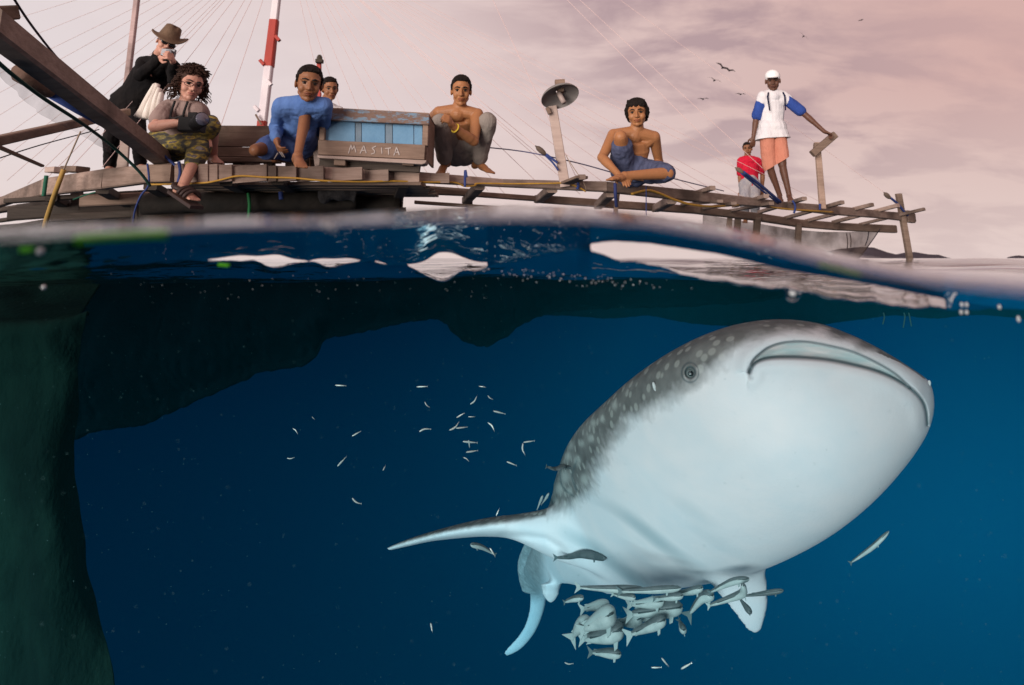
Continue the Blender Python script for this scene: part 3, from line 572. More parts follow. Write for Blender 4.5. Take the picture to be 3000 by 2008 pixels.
for x, y in ends:
    Y = yb(x)+(.4 if y not in (429, 491) else .05)+(1.5 if 1000 < x < 1500 else 0); m = MB(); m.tube(sag(APX, U(x, y, Y), 0.03, 8), .0024, 5, False); m.build('stay', stayM, mast)
A2 = U(1250, -420, 9)
for x, y in ((2588, 563), (2153, 492), (1700, 545), (2340, 590)): m = MB(); m.tube(sag(A2, U(x, y, yb(x)), .02, 8), .0026, 5, False); tag(m.build('stay_line', stayM), {2588: 'thin stay line ending at the block on the far right corner post', 2153: 'thin stay line ending at the block before the man in red', 1700: 'thin stay line ending right of the lamp post foot', 2340: 'thin stay line passing behind the man in the white cap'}[x], 'rope')
# blocks and ropes
ropeB = mat('blue rope', (.02, .035, .14), .8, (.035, .06, .20), 60); ropeG = mat('green rope', (.012, .09, .055), .8, (.02, .12, .07), 60); ropeK = mat('dark rope', (.025, .02, .03), .8); ropeY = mat('yellow hose', (.36, .19, .03), .5, (.46, .26, .04), 30); ropeT = mat('tan twine', (.30, .22, .16), .9)
blockM = wood('block wood', (.09, .065, .05), (.15, .11, .085))
for (x0, y0, x1, y1, Y, lb, w_) in ((1570, 429, 1600, 454, 5.1, 'dark wooden rigging block left of the lamp post', 17), (2155, 492, 2178, 507, 6.2, 'wooden rigging block in front of the man in the red shirt', 14), (2590, 565, 2609, 583, 8.5, 'wooden rigging block hanging by the far right corner post', 14)):
    m = MB(); a_, b_ = U(x0, y0, Y), U(x1, y1, Y); w = w_*Y/F/2; m.tube([a_.lerp(b_, t) for t in (-.08, .02, .2, .5, .8, 1.0)], [w*.15, w*.3, w*.85, w, w*.8, w*.3], 10); tag(m.build('rigging_block', blockM, None, True), lb, 'rigging block')
def rope(pts, r, mt, lab, nm='rope', n=6, sub=6, cat='rope', parent=None):
    m = MB(); m.tube(catmull(pts, sub), r, n); return tag(m.build(nm, mt, parent, True), lab, cat)
rope([U(1600, 452, 5.1), U(1618, 466, 5.1), U(1634, 478, 5.1)], .010, ropeB, 'blue rope from the rigging block to the foot of the lamp post'); rope([U(1598, 456, 5.1), U(1620, 478, 5.1), U(1636, 500, 5.1)], .008, ropeB, 'lower blue rope crossing the lamp post')
rope([U(2178, 505, 6.2), U(2230, 545, 6.5), U(2286, 592, 6.9)], .016, ropeB, 'thick blue rope running down from the block before the man in red'); rope([U(2172, 508, 6.2), U(2225, 552, 6.5), U(2280, 596, 6.9)], .010, ropeB, 'lower blue rope running down from the block before the man in red')
rope([U(2609, 580, 8.5), U(2632, 600, 8.6), U(2650, 622, 8.7), U(2660, 632, 8.8)], .016, ropeB, 'blue rope tied from the corner block to the end of the platform')
rope([U(1433, 433, 5.6), U(1500, 440, 5.5), U(1575, 452, 5.2), U(1700, 480, 5.4), U(1790, 505, 5.6)], .0055, mat('slate rope', (.09, .09, .17), .8), 'slate coloured thin rope running behind the lamp post')
rope([U(1955, 519, 5.6), U(2030, 538, 6.1), U(2120, 560, 6.6)], .005, mat('slate rope', (.09, .09, .17), .8), 'slate coloured thin rope right of the sitting boy')
rope([U(30, -20, 2.5), U(100, 85, 2.8), U(200, 205, 3.2), U(330, 322, 3.9)], .0055, ropeK, 'dark rope slanting down over the timber boom'); rope([U(330, 321, 3.85), U(400, 385, 4.1), U(470, 447, 4.3), U(522, 492, 4.3)], .009, ropeB, 'blue rope slanting down over the boom to the beam')
rope([U(-20, 170, 2.6), U(40, 222, 2.8), U(130, 290, 3.1), U(240, 362, 3.5), U(330, 430, 3.9), U(405, 500, 4.1), U(440, 545, 4.2)], .009, mat('dark green rope', (.012, .035, .035), .8, (.012, .07, .05), 3), 'dark green rope slanting along under the timber boom')
rope([U(-20, 470, 4), U(120, 425, 4.3), U(290, 380, 4.8)], .004, ropeK, 'thin dark rope crossing below the long pole at left'); rope([U(236, 386, 4.2), U(210, 445, 4.3), U(187, 497, 4.4)], .005, ropeT, 'tan twine hanging from the boom net at left')
rope([U(187, 497, 4.5), U(168, 548, 4.5), U(150, 600, 4.6), U(133, 655, 4.7), U(128, 690, 4.8)], .016, mat('ochre rope', (.36, .22, .06), .8), 'ochre rope hanging from the left beam into the water'); rope([U(432, 480, 4.2), U(436, 540, 4.2), U(412, 575, 4.2), U(395, 620, 4.3), U(388, 670, 4.4)], .006, ropeB, 'blue rope hanging from the left beam near the woman')
rope([U(136, 515, 4.9), U(132, 545, 4.9), U(128, 575, 4.9)], .014, ropeG, 'green lashing around the left beam'); rope([U(727, 566, 4.9), U(731, 600, 4.9), U(728, 640, 4.9)], .012, mat('bright green rope', (.01, .12, .035), .7), 'bright green rope hanging from the black float'); rope([U(822, 562, 4.8), U(824, 585, 4.8)], .016, ropeB, 'blue lashing on the black float')
rope([U(524, 474, 4.26), U(528, 505, 4.26), U(522, 535, 4.26)], .010, ropeB, 'dark blue strap over the beam beside the woman\'s leg'); rope([U(2405-3, 598, 7.3), U(2402, 615, 7.3)], .012, ropeB, 'blue lashing at the foot of the T shaped post') ; rope([U(2322, 588, 7.0), U(2330, 605, 7.0), U(2326, 625, 7.0)], .011, ropeB, 'blue lashing on the beam under the man in the white cap')
rope([U(1691, 522, 5.15), U(1694, 545, 5.15), U(1690, 555, 5.15)], .012, ropeB, 'blue lashing at the foot of the lamp post'); rope([U(1802, 538, 5.2), U(1803, 570, 5.2), U(1806, 605, 5.3)], .014, mat('navy rag', (.03, .04, .13), .9), 'navy strap hanging under the sitting boy'); rope([U(1893, 545, 5.4), U(1893, 590, 5.4), U(1893, 640, 5.4)], .004, ropeB, 'thin blue line hanging into the water under the sitting boy')
rope([U(320, 560, 4.6), U(270, 566, 4.6), U(215, 585, 4.7)], .005, ropeG, 'thin teal line under the left beam'); rope([U(1367, 520, 4.8), U(1363, 500, 4.8), U(1362, 548, 4.8)], .010, ropeB, 'short blue strap under the squatting boy')
hose = [U(x, y, yb(x)-.085) for x, y in ((437, 541), (509, 540), (600, 536), (645, 528), (700, 516), (780, 520), (860, 522), (950, 530), (1063, 533), (1150, 531), (1250, 534), (1330, 535), (1362, 546), (1392, 544), (1400, 538), (1500, 539), (1600, 538), (1660, 538), (1700, 552), (1716, 562))]
rope(hose, .0065, ropeY, 'yellow hose stapled along the lower edge of the front beam', 'hose', 6, 5, 'hose')
rope([U(x, y, yb(x)-.09) for x, y in ((1850, 569), (1895, 558), (1930, 566), (1983, 588), (2040, 602), (2110, 605), (2190, 597), (2230, 600), (2292, 612), (2380, 618), (2440, 622))], .011, ropeY, 'yellow hose sagging under the right part of the platform', 'hose', 6, 5, 'hose')
rope([U(1716, 562, 5.15), U(1712, 540, 5.1), U(1666, 470, 5.1), U(1660, 455, 5.1)], .003, ropeT, 'pale cord looped beside the lamp post')
# lamp post
lp = empty('lamp_post', U(1655, 532, 5.15), 'wooden lamp post with a round enamelled reflector on the front beam', 'lamp post'); m = MB(); m.bar(U(1656, 548, 5.15), U(1618, 312, 5.15), .076, .04, (0, 1, 0), w2=.070); m.build('post', W4, lp)
c0 = U(1640, 281, 5.05); tq = Matrix.Rotation(-.25, 3, 'Y')@Matrix.Rotation(-.42, 3, 'X'); m = MB(); n = 40; rings = []
for (r_, z_) in ((.15, -.012), (.152, -.008), (.14, .012), (.10, .032), (.05, .046), (.02, .05), (.02, .042), (.05, .036), (.10, .02), (.138, .002), (.147, -.014)):
    rings.append([c0+tq@Vector((r_*math.cos(a), r_*math.sin(a), z_)) for a in np.linspace(0, 2*math.pi, n, endpoint=False)])
m.add([v for r_ in rings for v in r_], [(r_*n+(j+1) % n, r_*n+j, (r_+1)*n+j, (r_+1)*n+(j+1) % n) for r_ in range(len(rings)-1) for j in range(n)]); m.build('lamp_shade', mat('enamel', (.17, .155, .15), .6, (.22, .2, .19), 10, spec=.3), lp, True)
m = MB(); m.tube([c0+tq@Vector((0, 0, .03)), c0+tq@Vector((.012, .0, -.075))], [.022, .02], 12); m.build('lamp_tube', mat('lamp tube', (.34, .27, .25), .5), lp, True)
m = MB(); q = c0+Vector((0, 0, .065)); m.bar(q+Vector((-.035, 0, .03)), q+Vector((.04, 0, .035)), .07, .055); m.bar(q+Vector((-.02, 0, -.01)), q+Vector((.03, 0, -.01)), .05, .05); m.build('junction_block', W3, lp); m = MB(); m.bar(U(1603, 316, 5.1), U(1611, 334, 5.1), .03, .03, (0, 1, 0)); m.build('hook_block', W3, lp)
m = MB(); m.bar(U(1660, 537, 5.1), U(1706, 519, 4.9), .1, .02); m.build('foot_board', W3, lp)
# T shaped post on the right
tp = empty('wooden_post', U(2408, 602, 7.35), 'wooden post with a tilted cross handle held by the man in the white cap', 'post'); m = MB(); m.bar(U(2410, 612, 7.35), U(2394, 418, 7.35), .066, .045, (0, 1, 0), w2=.058); m.build('post', wood('ochre post', (.30, .20, .15), (.42, .30, .24)), tp)
m = MB(); m.bar(U(2380, 452, 7.25), U(2446, 395, 7.25), .075, .065, (0, 1, 0)); m.build('handle', W3, tp); m = MB(); m.bar(U(2388, 440, 7.3), U(2390, 420, 7.3), .035, .05, (0, 1, 0)); m.build('wedge', W3, tp)
# low wooden box on the left
c1 = empty('wooden_box', U(720, 462, 4.9), 'plain brown wooden box between the woman and the man in blue', 'wooden box'); Yc = 4.85
def panel(name, q, Y, th_, mt, parent, lab=None, Ys=None):
    """board with four sighted corners and a real thickness"""
    a = [U(x, y, (Ys[i] if Ys else Y)) for i, (x, y) in enumerate(q)]; n_ = (a[1]-a[0]).cross(a[-1]-a[0]).normalized(); n_ = n_ if n_.y > 0 else -n_
    m = MB(); k = len(a); vs = a+[p+n_*th_ for p in a]; m.add(vs, [tuple(range(k)), tuple(range(2*k-1, k-1, -1))]+[(i, k+i, k+(i+1) % k, (i+1) % k) for i in range(k)])
    bm = bmesh.new(); me_ = m.mesh(name); bm.from_mesh(me_); bmesh.ops.recalc_face_normals(bm, faces=bm.faces); bmesh.ops.bevel(bm, geom=bm.edges[:], offset=.003, segments=1, affect='EDGES'); bm.to_mesh(me_); bm.free()
    o = link(name, me_, mt, parent, False)
    if lab: o['label'] = lab
    return o
panel('board', [(633, 380), (646, 368), (950, 370), (950, 429), (632, 430)], Yc, .025, W3, c1); panel('board', [(632, 432), (950, 431), (950, 462), (628, 459)], Yc-.004, .025, W3, c1)
panel('ledge', [(612, 460), (812, 463), (812, 475), (612, 474)], Yc-.10, .10, W3, c1); panel('end_board', [(632, 381), (634, 460), (640, 462), (640, 384)], Yc+.02, .45, W3, c1)
for x in (640, 700, 790, 870): m = MB(); m.bar(U(x, 474, Yc), U(x, 492, Yc), .07, .07, (0, 1, 0)); m.build('foot', W2, c1)
panel('lid', [(640, 369), (950, 371), (950, 374), (640, 372)], Yc+.02, .45, W3, c1)
for x0, x1 in ((700, 760), (835, 868), (870, 905), (908, 930)): panel('crate_board', [(x0, 448), (x1, 448), (x1, 487), (x0, 487)], 5.0, .02, W4, c1)
for x in (905,): m = MB(); m.bar(U(921, 380, 4.75), U(934, 488, 4.6), .05, .03, (0, 1, 0)); m.build('prop', W4, c1)
# blue painted box
c2 = empty('blue_box', U(1090, 470, 4.5), 'wooden box with a blue painted panel and chalked letters on its lower board', 'wooden box'); Yd = 4.5
bpaint = mat('old blue paint', (.10, .23, .38), .7, (.16, .31, .46), 5, .3, 40, detail=8)
m = bpy.data.materials.new('peeling blue paint'); m.use_nodes = True; nt, N, L = nodes_of(m); o = nd(N, 'ShaderNodeOutputMaterial'); p = nd(N, 'ShaderNodeBsdfPrincipled'); L.new(p.outputs[0], o.inputs[0]); p.inputs['Roughness'].default_value = .8
tc = nd(N, 'ShaderNodeTexCoord'); mp = nd(N, 'ShaderNodeMapping'); mp.inputs['Scale'].default_value = (5, 5, 16); L.new(tc.outputs['Object'], mp.inputs[0]); n1 = nd(N, 'ShaderNodeTexNoise'); n1.inputs['Scale'].default_value = 1.6; n1.inputs['Detail'].default_value = 9; n1.inputs['Roughness'].default_value = .75; L.new(mp.outputs[0], n1.inputs['Vector'])
r = ramp(N, [(.50, 0), (.56, 1)]); L.new(n1.outputs[0], r.inputs[0]); n2 = nd(N, 'ShaderNodeTexNoise'); n2.inputs['Scale'].default_value = 40; L.new(tc.outputs['Object'], n2.inputs['Vector']); wd = mixc(N, L, n2.outputs[0], (.11, .065, .05), (.20, .13, .10)); L.new(mixc(N, L, r.outputs[0], wd, (.14, .22, .30)), p.inputs['Base Color']); peel = m
panel('top_rail', [(938, 316), (1258, 334), (1256, 366), (938, 351)], Yd-.02, .05, peel, c2); 
bx = [(952, 1040), (1041, 1059), (1060, 1128), (1129, 1150), (1151, 1212), (1213, 1238)]; ty = lambda x: 350+(x-940)*.045; by = lambda x: 412+(x-940)*.042
for i, (x0, x1) in enumerate(bx): panel('slat', [(x0, ty(x0)), (x1, ty(x1)), (x1, by(x1)+3), (x0, by(x0)+3)], Yd+.035+(.006 if i % 2 else 0), .02, mat('bare strip', (.13, .19, .25), .8, (.19, .24, .29), 8, .3, 50) if i in (1, 3) else bpaint, c2)
panel('stile', [(936, 350), (953, 351), (950, 412), (935, 411)], Yd, .05, W3, c2); panel('stile', [(1239, 362), (1255, 364), (1253, 428), (1236, 426)], Yd, .05, W3, c2)
panel('lower_board', [(932, 410), (1246, 425), (1243, 468), (931, 453)], Yd-.025, .04, W3, c2)
panel('base_ledge', [(929, 455), (1250, 470), (1246, 479), (1236, 482), (930, 463)], Yd-.06, .12, W4, c2)
panel('underside', [(936, 464), (1232, 480), (1228, 505), (934, 490)], Yd+.03, .04, W2, c2)
for x in (995, 1195): panel('foot', [(x-17, 466), (x+17, 468), (x+17, 486), (x-17, 484)], Yd-.03, .09, W3, c2)
panel('lid', [(942, 314), (1256, 331), (1256, 336), (942, 319)], Yd+.02, .45, W3, c2); panel('end_board', [(1246, 334), (1254, 335), (1250, 470), (1242, 468)], Yd+.01, .42, W3, c2)
chalk = mat('chalk', (.50, .45, .43), .9, (.34, .28, .26), 90)
LET = {'M': (1032, [[(-11, 14), (-3, -12), (0, 4), (6, -9), (11, 11)]]), 'A': (1064, [[(-9, 13), (2, -11), (9, 12)], [(-5, 4), (6, 3)]]), 'S': (1094, [[(8, -10), (-4, -5), (4, 4), (3, 10), (-7, 13)]]), 'I': (1118, [[(0, -7), (1, 11)]]), 'T': (1137, [[(-9, -5), (9, -7)], [(1, -6), (2, 13)]]), 'A.': (1162, [[(-8, 14), (0, -10), (8, 13)], [(-6, 5), (7, 4)]])}
for k, (cx_, ss) in LET.items():
    m = MB()
    for s_ in ss:
        yb_ = 436+(cx_-1032)*.046
        for (xa, ya), (xb, yb2) in zip(s_[:-1], s_[1:]): m.bar(U(cx_+xa, yb_+ya, Yd-.0285), U(cx_+xb, yb_+yb2, Yd-.0285), .003, .0065, (0, 0, 1) if abs(xb-xa) > abs(yb2-ya) else (1, 0, 0))
    m.build('chalk_letter', chalk, c2)
# nets above water
def netmat(name, c, a, sc_=60):
    m = bpy.data.materials.new(name); m.use_nodes = True; nt, N, L = nodes_of(m); o = nd(N, 'ShaderNodeOutputMaterial'); d = nd(N, 'ShaderNodeBsdfDiffuse'); d.inputs[0].default_value = (*c, 1); t = nd(N, 'ShaderNodeBsdfTransparent'); mx = nd(N, 'ShaderNodeMixShader')
    tc = nd(N, 'ShaderNodeTexCoord'); n = nd(N, 'ShaderNodeTexNoise'); n.inputs['Scale'].default_value = 3; n.inputs['Detail'].default_value = 4; L.new(tc.outputs['Object'], n.inputs['Vector']); r = ramp(N, [(.3, a-.2), (.7, min(1, a+.25))]); L.new(n.outputs[0], r.inputs[0]); L.new(r.outputs[0], mx.inputs[0]); L.new(t.outputs[0], mx.inputs[1]); L.new(d.outputs[0], mx.inputs[2]); L.new(mx.outputs[0], o.inputs[0]); return m
def sheet(top, bot, nv=14, sub=8, amp=.04, fr=9, seed=0):
    """hanging cloth between a top line and a bottom line (px, py, Y)"""
    T = catmull([U(*p) for p in top], sub); B_ = catmull([U(*p) for p in bot], sub); n = min(len(T), len(B_)); vs = []
    for j in range(nv+1):
        t = j/nv
        for i in range(n):
            p = T[int(i*(len(T)-1)/(n-1))].lerp(B_[int(i*(len(B_)-1)/(n-1))], t); w_ = math.sin(i/n*fr*6+seed+t*1.5)*amp*(.3+.7*t)+amp*.7*noise.noise(p*2.2+Vector((seed, 0, 0)))
            vs.append(p+Vector((0, w_, 0)))
    return vs, [(j*n+i, j*n+i+1, (j+1)*n+i+1, (j+1)*n+i) for j in range(nv) for i in range(n-1)]
m = MB(); m.add(*sheet([(2060, 630, 8.3), (2220, 655, 8.6), (2360, 676, 8.9), (2480, 680, 9.1), (2578, 672, 9.3)], [(2060, 690, 8.3), (2200, 715, 8.6), (2340, 745, 8.9), (2440, 765, 9.0), (2510, 765, 9.2)], 18, 8, .06, 7, 2)); tag(m.build('hanging_net', netmat('brown net', (.09, .065, .055), .70), None, True), 'brown see-through net hanging under the right end of the platform', 'net')
for xa, ya, xb, yb3 in ((2578, 672, 2512, 762), (2545, 680, 2535, 720), (2480, 684, 2482, 730), (2490, 684, 2492, 725)): rope([U(xa, ya, 9.2), U((xa+xb)/2+2, (ya+yb3)/2, 9.2), U(xb, yb3, 9.2)], .006, ropeK, {2578: 'slanting outer edge cord of the hanging net', 2545: 'right hand cord drooping in the hanging net', 2480: 'left cord of the pair in the hanging net', 2490: 'right cord of the pair in the hanging net'}[xa])
m = MB(); m.add(*sheet([(-20, 176, 2.62), (130, 292, 3.1), (240, 364, 3.5), (330, 432, 3.9)], [(-20, 200, 2.62), (110, 330, 3.1), (225, 390, 3.5), (325, 450, 3.9)], 6, 8, .02, 9, 4)); tag(m.build('boom_net', netmat('fine net', (.30, .26, .26), .22), None, True), 'fine see-through netting hanging along the dark green rope at left', 'net')
# towel draped behind the woman
m = MB(); vs, fs = sheet([(448, 250, 4.75), (458, 245, 4.75), (468, 262, 4.72), (478, 280, 4.70)], [(402, 345, 4.72), (430, 352, 4.6), (455, 354, 4.55), (474, 352, 4.55)], 16, 7, .05, 5, 6); m.add(vs, fs); me = m.mesh('white_towel'); tw = link('white_towel', me, mat('towel', (.62, .57, .52), .95, (.70, .66, .60), 8, .4, 120)); sd_m = tw.modifiers.new('s', 'SOLIDIFY'); sd_m.thickness = .012; tag(tw, 'off white towel draped in a peak behind the woman\'s shoulder', 'towel')
# ------------------------------------------------------------------ birds
birdM = mat('bird dark', (.02, .015, .018), .9)
def bird(px, py, span, ang, lab, flap=.25, Y=45, bank=0):
    c = U(px, py, Y); s = span*Y/F/2; xd = Vector((math.cos(ang), 0, -math.sin(ang))); up = Vector((math.sin(ang), 0, math.cos(ang))); fw = Vector((0, 1, 0))
    rt = empty('bird', c, lab, 'bird', 'birds over the platform'); m = MB(); m.tube([c-xd*0-fw*s*.35-up*.0, c-fw*s*.2, c, c+fw*s*.2, c+fw*s*.45+up*s*.0], [s*.03, s*.09, s*.12, s*.09, s*.04], 8); m.ball(c-fw*s*.3-up*s*.06, s*.07); m.build('body', birdM, rt, True)
    for k in (-1, 1):
        a = c+up*s*.02; b_ = c+xd*k*s*.45+up*s*flap*.8; e_ = c+xd*k*s+up*s*(flap*.35 if k > 0 else flap*.5)+fw*s*.15; ch = s*.27; m = MB()
        vs = []
        for p, w_, t_ in ((a, ch, .03), (b_, ch*.9, .02), (c+xd*k*s*.75+up*s*flap*.65+fw*s*.08, ch*.6, .012), (e_, ch*.1, .004)):
            vs += [p-fw*w_-up*w_*bank, p+up*s*t_, p+fw*w_+up*w_*bank, p-up*s*t_]
        m.add(vs, [(i*4+j, i*4+(j+1) % 4, i*4+4+(j+1) % 4, i*4+4+j) for i in range(3) for j in range(4)]+[(3, 2, 1, 0), (12, 13, 14, 15)]); m.build('wing', birdM, rt, True)
bird(2117, 199, 48, .62, 'largest dark bird with spread wings, left of the overlapping pair', .3, bank=.9); bird(2138, 207, 38, .35, 'dark bird overlapping the largest one at its right', .3, bank=.8); bird(2093, 236, 46, .38, 'dark bird gliding just below the overlapping pair', .28, bank=.3)
bird(2170, 277, 32, .05, 'faint distant bird nearest the man in the white cap', .2); bird(2060, 291, 36, -.02, 'faint distant bird, lowest of the flock', .2); bird(2354, 107, 36, .75, 'dark bird high to the right of the man in the white cap', .35, bank=.6); bird(2523, 60, 18, -.3, 'tiny bird highest in the sky at right', .2, bank=.8)
# ------------------------------------------------------------------ hills on the horizon
def hills(name, pts, Y, lab, seed):
    m = MB(); rr2 = random.Random(seed); k = 0; vs = []; xs = np.arange(pts[0][0], pts[-1][0]+.1, .8)
    for x in xs:
        h = interp(x, pts)-1.1*abs(noise.noise(Vector((x*.35, seed, 0))))-.8*abs(noise.noise(Vector((x*1.1, seed, 3)))); top = U(x, min(h, 758), Y); b0 = U(x, 760, Y*.86); b1 = U(x, 760, Y*1.2); md = U(x, (h+757)/2+1.5*noise.noise(Vector((x*.1, 7, seed))), Y*.93)
        vs += [Vector((b0.x, b0.y, -3)), md, top, Vector((b1.x, b1.y, -3))]
    n = len(xs); m.add(vs, [(i*4+j, i*4+j+1, i*4+5+j, i*4+4+j) for i in range(n-1) for j in range(3)]); o_ = m.build(name, mat('hazed forest', (.075, .070, .085), 1, (.10, .093, .11), .01, spec=0), None, True); tag(o_, kind='structure')  # distance haze is put into the forest colour itself
hills('hills', [(2330, 757), (2400, 744), (2460, 730), (2520, 724), (2560, 726), (2600, 740), (2625, 746), (2650, 741), (2680, 739), (2720, 746), (2750, 747), (2775, 755), (2790, 758)], 2200, '', 1); hills('hills', [(2945, 758), (2960, 752), (2985, 749), (3010, 752), (3060, 746), (3120, 757)], 2600, '', 5)
# ------------------------------------------------------------------ people
def reach(Pa, px, py, length, sgn):
    """the point on the sight line of (px, py) at a bone's length from Pa"""
    d = pdir(px, py).normalized(); t0 = d.dot(Pa); q = t0*t0-Pa.length_squared+length*length
    if q <= 0: return d*t0
    return d*(t0+sgn*math.sqrt(q))
def frame(fwd, up):
    f = Vector(fwd).normalized(); u = Vector(up); x = f.cross(u).normalized(); u = x.cross(f).normalized()
    return Matrix(((x.x, f.x, u.x), (x.y, f.y, u.y), (x.z, f.z, u.z)))
SK = {}
def skin(c, name):
    if c not in SK: SK[c] = mat(name, c, .5, tuple(v*.82 for v in c), 9, .15, 60, spec=.35, sss=.06)
    return SK[c]
hairM = mat('black hair', (.006, .005, .005), .75, (.016, .011, .009), 60, .5, 120, spec=.12)
browM = mat('brow', (.015, .011, .01), .7); whiteM = mat('eye white', (.12, .095, .08), .6, spec=.1); irisM = mat('iris', (.010, .007, .006), .5, spec=.15)
def lipmat(c): return skin((c[0]*.72, c[1]*.5, c[2]*.55), 'lips')
def add_head(b, H, M, s, neck, nr=.05):
    """M: columns right, forward, up"""
    g = lambda x, y, z: H+M @ Vector((x*s, y*s, z*s))
    b.ball(g(0, -.012, .035), (.076*s, .094*s, .086*s), 24, 16, M)
    b.ball(g(0, .012, -.005), (.066*s, .076*s, .085*s), 20, 14, M)
    b.ball(g(0, .030, -.055), (.051*s, .052*s, .052*s), 18, 12, M)
    b.ball(g(0, .060, -.093), (.023*s, .022*s, .020*s), 12, 8, M)
    for k in (-1, 1):
        b.ball(g(k*.038, .050, -.028), (.028*s, .032*s, .032*s), 12, 8, M)
        b.ball(g(k*.078, -.008, -.004), (.009*s, .019*s, .032*s), 12, 8, M@Matrix.Rotation(k*-.35, 3, 'Z'))
        b.cone(g(k*.010, .080, .032), .013*s, g(k*.050, .062, .030), .012*s, 8)
        b.ball(g(k*.012, .098, -.030), (.010*s, .011*s, .008*s), 8, 6, M)
        b.cone(g(k*.045, .0, -.055), .02*s, g(k*.022, .05, -.088), .018*s, 8)
    b.cone(g(0, .086, .018), .009*s, g(0, .108, -.026), .0125*s, 10)
    b.cone(g(-.017, .083, -.053), .009*s, g(.017, .083, -.053), .009*s, 8); b.cone(g(-.014, .081, -.066), .010*s, g(.014, .081, -.066), .010*s, 8)
    b.cone(g(0, -.022, -.035), nr*s*.95, neck, nr*1.12, 16)
def face_bits(root, H, M, s, skinc, brow=True):
    g = lambda x, y, z: H+M @ Vector((x*s, y*s, z*s))
    for k in (-1, 1):
        e = MB(); e.ball(g(k*.0315, .0745, .006), (.0135*s, .010*s, .0068*s), 12, 8, M); eo = e.build('eye', whiteM, root, True)
        e = MB(); e.ball(g(k*.0305, .0835, .006), (.0078*s, .003*s, .0070*s), 10, 6, M); e.build('iris', irisM, eo, True)
        e = MB(); e.tube([g(k*.0165, .0835, .0125), g(k*.031, .086, .0165), g(k*.047, .077, .0115)], [.0025*s, .0032*s, .0022*s], 6); e.build('eyelid', browM, root, True)
        if brow: e = MB(); e.tube([g(k*.013, .0945, .028), g(k*.03, .0935, .0345), g(k*.050, .077, .030)], [.0048*s, .0052*s, .002*s], 6); e.build('eyebrow', browM, root, True)
    e = MB(); e.tube([g(-.024, .0855, -.0585), g(-.010, .0945, -.0535), g(0, .0955, -.0555), g(.010, .0945, -.0535), g(.024, .0855, -.0585)], [.002*s, .0048*s, .0046*s, .0048*s, .002*s], 7)
    e.tube([g(-.021, .0855, -.0625), g(0, .0945, -.068), g(.021, .0855, -.0625)], [.002*s, .0062*s, .002*s], 7); e.build('lips', lipmat(skinc), root, True)
def hair_cap(root, H, M, s, noise_amp=.0032, drop=0, fringe=0, m=None, seed=1, full=0):
    g = lambda x, y, z: H+M @ Vector((x*s, y*s, z*s)); b = MB()
    b.ball(g(0, -.024, .052), ((.082+full)*s, (.094+full)*s, (.080+full)*s), 24, 16, M)
    b.ball(g(0, -.055, .0-drop*.3), ((.074+full)*s, (.055+full)*s, (.07+drop*.4)*s), 20, 12, M)
    for k in (-1, 1): b.cone(g(k*.071, .012, .045), .018*s, g(k*.076, .008, .012-drop*.5), .008*s, 8)
    if fringe:
        rr_ = random.Random(seed)
        for i in range(9):
            x = -.055+i*.0137; b.cone(g(x, .052, .098), .020*s, g(x*1.12+rr_.uniform(-.006, .006), .083-abs(x)*.35, .068-rr_.uniform(0, .018)*fringe), .006*s, 6)
        for k in (-1, 1): b.cone(g(k*.078, .0, .03), .022*s, g(k*.078, .0, -.03), .012*s, 8); b.cone(g(k*.07, -.03, .0), .03*s, g(k*.062, -.04, -.06), .018*s, 8)
    else:
        for i in range(7):
            x = -.045+i*.015; b.cone(g(x, .04, .098), .018*s, g(x*1.05, .068-abs(x)*.3, .088), .010*s, 6)
    me = remeshed(b, .005, 2, .4, 'hair'); disp_noise(me, noise_amp, 110, seed)
    return link('hair', me, m or hairM, root)
def add_hand(b, wr, tip, palm_n, s=1, curl=.5, spread=.25, side=1, k=0):
    """palm with four unequal bent fingers and a thumb; tip: where the fingers point, palm_n: out of the palm"""
    d = (Vector(tip)-Vector(wr)).normalized(); n_ = Vector(palm_n); x = d.cross(n_).normalized()*side; n_ = x.cross(d).normalized()*side
    M = Matrix(((x.x, d.x, n_.x), (x.y, d.y, n_.y), (x.z, d.z, n_.z))); wr = Vector(wr)
    P = lambda a, b_, c: wr+M @ Vector((a*s, b_*s, c*s))
    b.cone(wr, .026*s, P(0, .03, 0), .027*s, 10); b.ball(P(0, .052, 0), (.041*s, .045*s, .017*s), 14, 10, M)
    for i, (fx, ln) in enumerate(((-.030, .066), (-.010, .078), (.010, .074), (.029, .058))):
        a0 = P(fx, .085, 0); an = fx*spread*10
        c1 = curl*.7; c2 = curl*1.7
        v1 = M @ Vector((math.sin(an), math.cos(an)*math.cos(c1), math.sin(c1))); v2 = M @ Vector((math.sin(an)*.8, math.cos(an)*math.cos(c2), math.sin(c2)))
        p1 = a0+v1*ln*.55*s; p2 = p1+v2*ln*.5*s
        b.cone(P(fx*.8, .05, 0), .011*s, a0, .0105*s, 8); b.cone(a0, .0105*s, p1, .0092*s, 8); b.cone(p1, .0092*s, p2, .0075*s, 8)
    t0 = P(-.030, .025, .004); t1 = P(-.058, .052, .018); t2 = P(-.055, .082, .030); b.cone(t0, .015*s, t1, .0125*s, 8); b.cone(t1, .0125*s, t2, .009*s, 8)
